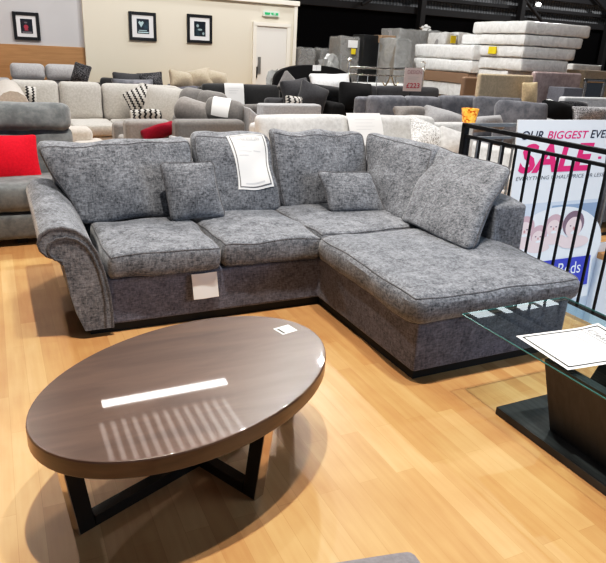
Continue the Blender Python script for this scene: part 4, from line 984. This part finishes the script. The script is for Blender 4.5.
# ------------------------------------------------------------------ mattresses
def mattress(x0, x1, y0, y1, z0, z1, label, group, sticker=False, name='mattress', mat='mattress', face='x'):
    t = thing(name, label, 'mattress', ((x0+x1)/2, (y0+y1)/2, z0), 0, group)
    hx = Hex([(x0, y0, z1), (x1, y0, z1), (x1, y1, z1), (x0, y1, z1), (x0, y0, z0), (x1, y0, z0), (x1, y1, z0), (x0, y1, z0)], r=.035, puff=.03, bpuff=0, amp=.010, seed=random.random()*20, ru=.035)
    part('cover', hx.geo(14, 4), mat, t)
    if sticker:
        ym = y0+(y1-y0)*.42; zm = (z0+z1)/2
        part('sticker', prism([(x0-.03, ym-.10, zm-.05), (x0-.03, ym+.10, zm-.05), (x0-.03, ym+.10, zm+.07), (x0-.03, ym-.10, zm+.07)], (.012, 0, 0)), 'yellow', t, 'yellow sticker')
    return t
Ys = 8.5
A0 = aY(527, 20, Ys); A1 = aY(592, 26, Ys)
lays = [2.25, 2.05, 1.83, 1.62, 1.42]
lays = [aY(527, y, Ys).z for y in (20.5, 34, 46, 58.5, 72)]
insl = [0, .02, .05, .09]; leftY = [9.85, 10.15, 10.25, 10.3]
nm = ['top mattress of the tall plastic-wrapped stack at right', 'second mattress from top of the tall wrapped stack at right', 'third mattress from top of the tall stack, with yellow sticker', 'fourth mattress from top of the tall wrapped stack at right']
for k in range(4):
    mattress(A0.x+.02*k, A1.x-.12*k, Ys+.01*k, leftY[k], lays[k+1]+.005, lays[k], nm[k], 'mattresses in the tall stack', k == 2)
zb = lays[4]
for k in range(5):
    z1 = zb*(5-k)/5; z0 = zb*(4-k)/5
    mattress(A0.x+.08, A1.x-.45, Ys+.35, 10.2, z0+.004, z1, ['fifth', 'sixth', 'seventh', 'eighth', 'lowest'][k]+' mattress of the tall wrapped stack, behind the headboards', 'mattresses in the tall stack')
Yt = 9.6
b0 = aY(472, 60, Yt)
zz = [aY(470, y, Yt).z for y in (45, 60.5, 73.5)]
for k in range(2):
    yb = 11.6+.1*k
    d = ray(414, 60); yb = (d.y/d.x)*(b0.x+.02)
    mattress(b0.x, b0.x+.52, Yt, yb, zz[k+1]+.005, zz[k], ['upper', 'lower'][k]+' white wrapped mattress of the long pile left of tall stack', 'mattresses in the long pile')
t = thing('cardboard_carton', 'long flat brown carton under the white mattresses of the long pile', 'carton', (b0.x+.4, 10.4, 0))
part('carton', box(b0.x+.0, b0.x+.52, Yt+.05, yb, aY(470, 84.5, Yt).z, zz[2]-.005, .01), 'brown_panel', t)
part('carton', box(b0.x+.02, b0.x+.52, Yt+.05, yb, aY(470, 98, Yt).z, aY(470, 84.5, Yt).z-.004, .01), 'mattress', t, 'white wrapped lower carton')
part('pallet', box(b0.x+.04, b0.x+.50, Yt+.08, yb-.05, 0, aY(470, 98, Yt).z-.004, .01), 'cardboard', t)
# wrapped upright furniture behind
def wrapped(label, x0p, x1p, ytop, Y, dep, mat, wmat='wrap', name='wrapped_wardrobe', cat='wardrobe', extra=None):
    a, b = aY(x0p, ytop, Y).x, aY(x1p, ytop, Y).x; z = aY((x0p+x1p)/2, ytop, Y).z
    t = thing(name, label, cat, ((a+b)/2, Y+dep/2, 0))
    part('panel', box(a, b, Y, Y+dep, 0, z, .02, 2), mat, t)
    if wmat:
        hx = Hex([(a-.01, Y-.03, 0), (b+.01, Y-.03, 0), (b+.01, Y-.03, z+.03), (a-.01, Y-.03, z+.03), (a-.01, Y+dep+.03, 0), (b+.01, Y+dep+.03, 0), (b+.01, Y+dep+.03, z+.03), (a-.01, Y+dep+.03, z+.03)], r=.03, puff=.05, amp=.03, seed=x0p)
        part('plastic_wrap', hx.geo(12, 4), wmat, t)
    return t, a, b, z
wrapped('taupe wardrobe panel wrapped in clear plastic with paper notes', 341, 363.5, 38, 12.2, .5, 'wardrobe')
t, a, b, z = wrapped('tall black wardrobe with brown corner protector, right of taupe panel', 364.5, 381, 35, 12.0, .5, 'wardrobe_dark', None)
t, a, b, z = wrapped('blue-grey tall panel standing beside the black wardrobe', 382, 394.5, 36, 11.9, .5, 'wardrobe_grey', None)
part('carton_corner', box(a-.02, b+.02, 11.87, 12.2, z-.14, z+.01, .005), 'cardboard', t)
p0, p1 = aY(348.5, 40, 12.14), aY(357.5, 48, 12.14)
paper('paper_note', lambda s, t, o: V((p0.x+(p1.x-p0.x)*s, 12.145-o, p1.z+(p0.z-p1.z)*t)), 'white paper note taped on the taupe wrapped panel', 'paper', 2, 'paper', [])
p0, p1 = aY(352.5, 48.5, 12.09), aY(356.5, 54.5, 12.09)
paper('paper_note', lambda s, t, o: V((p0.x+(p1.x-p0.x)*s, 12.135-o, p1.z+(p0.z-p1.z)*t)), 'small yellow label on the taupe wrapped panel', 'label', 2, 'yellow', [])
wrapped('bulky item under milky plastic right of the blue-grey panel', 396, 412, 40, 11.2, .6, 'wardrobe', 'wrap_solid', 'wrapped_bundle', 'bundle')
wrapped('wide pale bundle in milky plastic behind, with rounded top', 399, 428, 30.5, 12.6, .7, 'lgrey', 'wrap_solid', 'wrapped_bundle', 'bundle')
t, a, b, z = wrapped('grey bundle with knotted plastic top behind the long pile', 428.5, 444, 32, 13.5, .6, 'mgrey', 'wrap_solid', 'wrapped_bundle', 'bundle')
p = aY(427.5, 27, 13.5)
part('knot', blob((p.x+.1, 13.7, p.z-.05), .13, .1, .10, .6, 4), 'mattress', t)
t, a, b, z = wrapped('white bundle with yellow sticker behind the long mattress pile', 445, 457, 34.5, 12.5, .6, 'lgrey', 'mattress', 'wrapped_bundle', 'bundle')
p = aY(453, 39.5, 12.4)
part('sticker', box(p.x-.07, p.x+.07, 12.38, 12.40, p.z-.08, p.z+.08, 0), 'yellow', t, 'yellow sticker')
wrapped('white wrapped bundle between yellow-stickered bundle and the tall stack', 458, 467, 34, 12.5, .6, 'lgrey', 'mattress', 'wrapped_bundle', 'bundle')
wrapped('white wrapped bundle touching the left side of tall stack', 468, 477, 34.5, 12.5, .6, 'lgrey', 'mattress', 'wrapped_bundle', 'bundle')
wrapped('grey boxed item with plastic sheeting just right of cream wall', 300, 315, 49, 12.9, .5, 'mgrey', 'wrap', 'wrapped_bundle', 'bundle')
wrapped('pale wrapped boxes above the arched black headboard', 321, 338, 50, 12.9, .5, 'mgrey', 'wrap', 'wrapped_bundle', 'bundle')
p = aY(332, 60, 12.3)
one('plastic_sheeting', join(blob((p.x-.05, 12.3, p.z-.22), .25, .16, .30, .6, 9), box(p.x-.15, p.x+.15, 12.2, 12.4, 0, p.z-.25, .02)), 'wrap_solid', 'crumpled white plastic heap above the right end of black headboard', 'plastic')
one('carton_piece', prism([aY(345, 70, 11.4), aY(352, 66, 11.4), aY(361, 69, 11.4), aY(352, 74, 11.4)], (0, .3, -.02)), 'cardboard', 'tan cardboard scrap just right of the left bed post', 'cardboard') if False else None

# ------------------------------------------------------------------ headboards and beds at the right
def headboard(label, x0p, x1p, ytop, Y, mat, thick=.1, name='headboard', tuft=None, h0=0):
    a, b = aY(x0p, ytop, Y).x, aY(x1p, ytop, Y).x; z = aY((x0p+x1p)/2, ytop, Y).z
    t = thing(name, label, 'headboard', ((a+b)/2, Y+thick/2, 0))
    part('padded_panel', box(a, b, Y, Y+thick, h0+.02, z, .035, 4), mat, t)
    part('leg', box(a+.1, a+.2, Y+.03, Y+.07, 0, .3, .004), 'feet_and_gap_shade', t); part('leg', box(b-.2, b-.1, Y+.03, Y+.07, 0, .3, .004), 'feet_and_gap_shade', t)
    if tuft:
        gm = []
        for i in range(7):
            for j in range(3): gm.append(lathe([(.018, 0), (.012, .008)], (0, 0, 0), 10)); x = a+(b-a)*(i+.5+(j % 2)*.4)/7.5; zz = z-.08-.09*j; gm[-1] = ([V((x+p.x, Y-p.z, zz+p.y)) for p in gm[-1][0]], gm[-1][1])
        part('tufting', join(*gm), mat, t)
    return t
headboard('plain beige upholstered headboard below the tall mattress stack', 481, 535, 74.5, 8.05, 'headboard_beige')
headboard('dusty pink crushed-velvet headboard right of the beige headboard', 535.5, 583, 72.5, 8.2, 'pink')
headboard('low brown headboard panel left of the plain beige headboard', 465, 480.5, 77, 8.5, 'brown_panel')
pillow('gold satin cushion standing against the beige headboard', aY(529.5, 93.5, 7.85), .30, .36, (-.1, -.05, -.05), 'gold', .12, seed=26)
p = aY(552, 102.5, 7.6)
one('pouffe', blob((p.x, 7.65, p.z*.5+.02), .25, .2, p.z*.5+.03, .05, 12), 'white_cloth', 'white rounded pouffe standing below the pink headboard', 'pouffe')
a, b = aY(564, 92, 7.7), aY(583, 92, 7.7)
one('bedside_box', box(a.x, b.x, 7.7, 8.05, .0, aY(573, 88, 7.7).z, .015), 'bluegrey', 'small grey box-like cabinet in front of the pink headboard', 'cabinet')
# white sofa/box at the right edge
a, b = aY(565, 100, 7.2), aY(612, 100, 7.2); zt = aY(585, 97.5, 7.2).z
t = thing('white_bed', 'white leather bed end at right, carrying black and silver cushions', 'bed', ((a.x+b.x)/2, 7.2, 0))
part('bed_end', box(a.x, b.x+.3, 7.2, 7.34, .05, zt, .03, 3), 'white_cloth', t)
part('bed_base', box(a.x-.02, b.x+.3, 6.3, 7.2, .05, aY(560, 118, 6.6).z-.05, .04, 3), 'lgrey', t)
for x in (a.x+.1, b.x+.2):
    for y in (6.4, 7.25): part('foot', box(x-.03, x+.03, y-.03, y+.03, 0, .055, .003), 'feet_and_gap_shade', t)
pillow('black velvet cushion lying on the white bed end, leftmost of three', aY(558, 111, 6.75), .56, .26, (-.45, .12, -.1), 'black', .18, seed=27)
pillow('black and silver furry cushion lying above the other two on white bed', aY(573, 107, 6.95), .60, .16, (-.5, .03, 0), 'furry', .16, seed=28)
pillow('long silver sequinned cushion at the right edge on white bed', aY(592, 114.5, 6.6), .80, .22, (-.5, .02, 0), 'sequin', .18, seed=29)
# mirror
a, b = aY(586, 78.5, 8.3), aY(604, 95.5, 8.3)
t = thing('mirror', 'silver framed mirror standing at the right edge below the mattresses', 'mirror', ((a.x+b.x)/2, 8.3, 0))
f = .07
part('mirror_frame', join(box(a.x, a.x+f, 8.3, 8.36, 0.3, a.z, .02, 3), box(b.x-f, b.x, 8.3, 8.36, .3, a.z, .02, 3), box(a.x, b.x, 8.3, 8.36, a.z-f, a.z, .02, 3), box(a.x, b.x, 8.3, 8.36, .3, .3+f, .02, 3)), 'silver_metal', t)
part('mirror_pane', box(a.x+f, b.x-f, 8.325, 8.345, .3+f, a.z-f, 0), 'mirror', t)
part('stand', join(bar((a.x+.1, 8.34, .32), (a.x+.1, 8.5, 0), .012), bar((b.x-.1, 8.34, .32), (b.x-.1, 8.5, 0), .012), bar((a.x+.1, 8.32, .32), (a.x+.1, 8.22, 0), .012), bar((b.x-.1, 8.32, .32), (b.x-.1, 8.22, 0), .012)), 'railpaint', t)
a, b = aY(592, 72, 8.6), aY(612, 72, 8.6)
one('side_table', join(box(a.x, b.x+.3, 8.75, 9.2, .62, aY(600, 71, 8.6).z, .02), box(a.x+.05, a.x+.1, 8.8, 8.85, 0, .63, .003), box(b.x+.2, b.x+.25, 8.8, 8.85, 0, .63, .003), box(a.x+.05, a.x+.1, 9.1, 9.15, 0, .63, .003), box(b.x+.2, b.x+.25, 9.1, 9.15, 0, .63, .003)), 'beige', 'beige cabinet behind the silver mirror at right edge', 'cabinet')
Ym = 10.4
a, b = aY(573, 65, Ym), aY(602, 68, Ym)
mattress(a.x, b.x, Ym, Ym+.9, aY(590, 71, Ym).z-.1, aY(585, 64.5, Ym).z, 'single white wrapped mattress lying behind right of the tall stack', 'mattresses behind')
one('mattress_support', box(a.x+.05, b.x-.05, Ym+.05, Ym+.85, 0, aY(590, 71, Ym).z-.105, .02), 'cardboard', 'dark brown carton under the single mattress at right', 'carton')

# roof lamp seen at the top right
p = aY(538.5, 4.5, 19.5)
LM = thing('roof_lamp', 'small bright floodlight high on the roof beam at top right', 'lamp', (p.x, 19.5, p.z))
part('lamp_glass', blob((p.x, 19.5, p.z), .10, .08, .07, .1, 1, 2), plain('lamp_glow', (1, 1, 1), .4, emit=(1, .97, .9), es=12), LM)
part('lamp_case', join(box(p.x-.12, p.x+.12, 19.56, 19.7, p.z-.09, p.z+.11, .02), bar((p.x, 19.65, p.z+.1), (p.x, 19.65, 7.2), .015)), 'steel', LM)

# ------------------------------------------------------------------ lights
def area(name, loc, rot, sx, sy, power, col=(1, 1, 1), spread=180):
    l = bpy.data.lights.new(name, 'AREA'); l.shape = 'RECTANGLE'; l.size = sx; l.size_y = sy; l.energy = power; l.color = col; l.spread = R(spread)
    o = bpy.data.objects.new(name, l); COL.objects.link(o); o.location = loc; o.rotation_euler = rot; return o
WARM = (1, .92, .82)
def spot(loc, power, col=(1, .96, .91), ang=150, rad=.05):
    l = bpy.data.lights.new('ceiling_spot', 'SPOT'); l.energy = power; l.color = col; l.spot_size = R(ang); l.spot_blend = .6; l.shadow_soft_size = rad
    o = bpy.data.objects.new('ceiling_spot', l); COL.objects.link(o); o.location = loc; return o
spot((.60, 2.06, 6.3), 1180, WARM, 125, .07)
spot((1.75, 1.9, 6.3), 620, WARM, 125, .07)
area('ceiling_tube', (1.62, 7.05, 3.5), (0, 0, 0), 1.62, .15, 20, (1, .96, .92))
for i in range(13): area('ceiling_louvre', (.74+i*.128, 6.15, 3.55), (0, 0, 0), .055, 1.1, .40, (1, .93, .88))
for i in range(5): area('ceiling_louvre', (6.85+i*.52, 7.68, 3.5), (0, 0, 0), .40, .34, 1.5, (.92, .97, 1))
for x, y, p in ((-1.0, 8.6, 480), (3.6, 8.8, 480), (4.8, 9.3, 800), (-0.8, 11.6, 460), (6.5, 11.8, 520), (9, 12.0, 300), (7.0, 5.6, 330), (1.5, 4.4, 140)):
    spot((x, y, 6.3), p)
for x, y, p in ((9, 17, 150), (17, 16, 260), (23, 17, 380)):
    l = bpy.data.lights.new('gable_fill', 'POINT'); l.energy = p; l.shadow_soft_size = .1; o = bpy.data.objects.new('gable_fill', l); COL.objects.link(o); o.location = (x, y, 5.6)  # unseen point lamps added to brighten the far gable and roof
area('window_light', (4.3, .1, 1.9), (0, R(90), R(-52)), 1.6, 2.4, 62, (.58, .77, 1.0))
area('front_fill', (-1.5, -3.2, 2.6), (R(68), 0, R(-20)), 4, 2.2, 3, (1, .95, .9))  # weak frontal fill added behind the camera

wd_ = bpy.data.worlds.new('world'); SC.world = wd_; wd_.use_nodes = True
bg = wd_.node_tree.nodes['Background']; bg.inputs[0].default_value = (.80, .86, 1, 1); bg.inputs[1].default_value = .14
SC.view_settings.view_transform = 'Standard'; SC.view_settings.look = 'None'; SC.view_settings.exposure = 0
vs_ = SC.view_settings; vs_.use_curve_mapping = True
cv = vs_.curve_mapping.curves[3]
for x, y in ((.04, .030), (.18, .165), (.55, .60)): cv.points.new(x, y)
vs_.curve_mapping.update()
SC.cycles.use_denoising = True
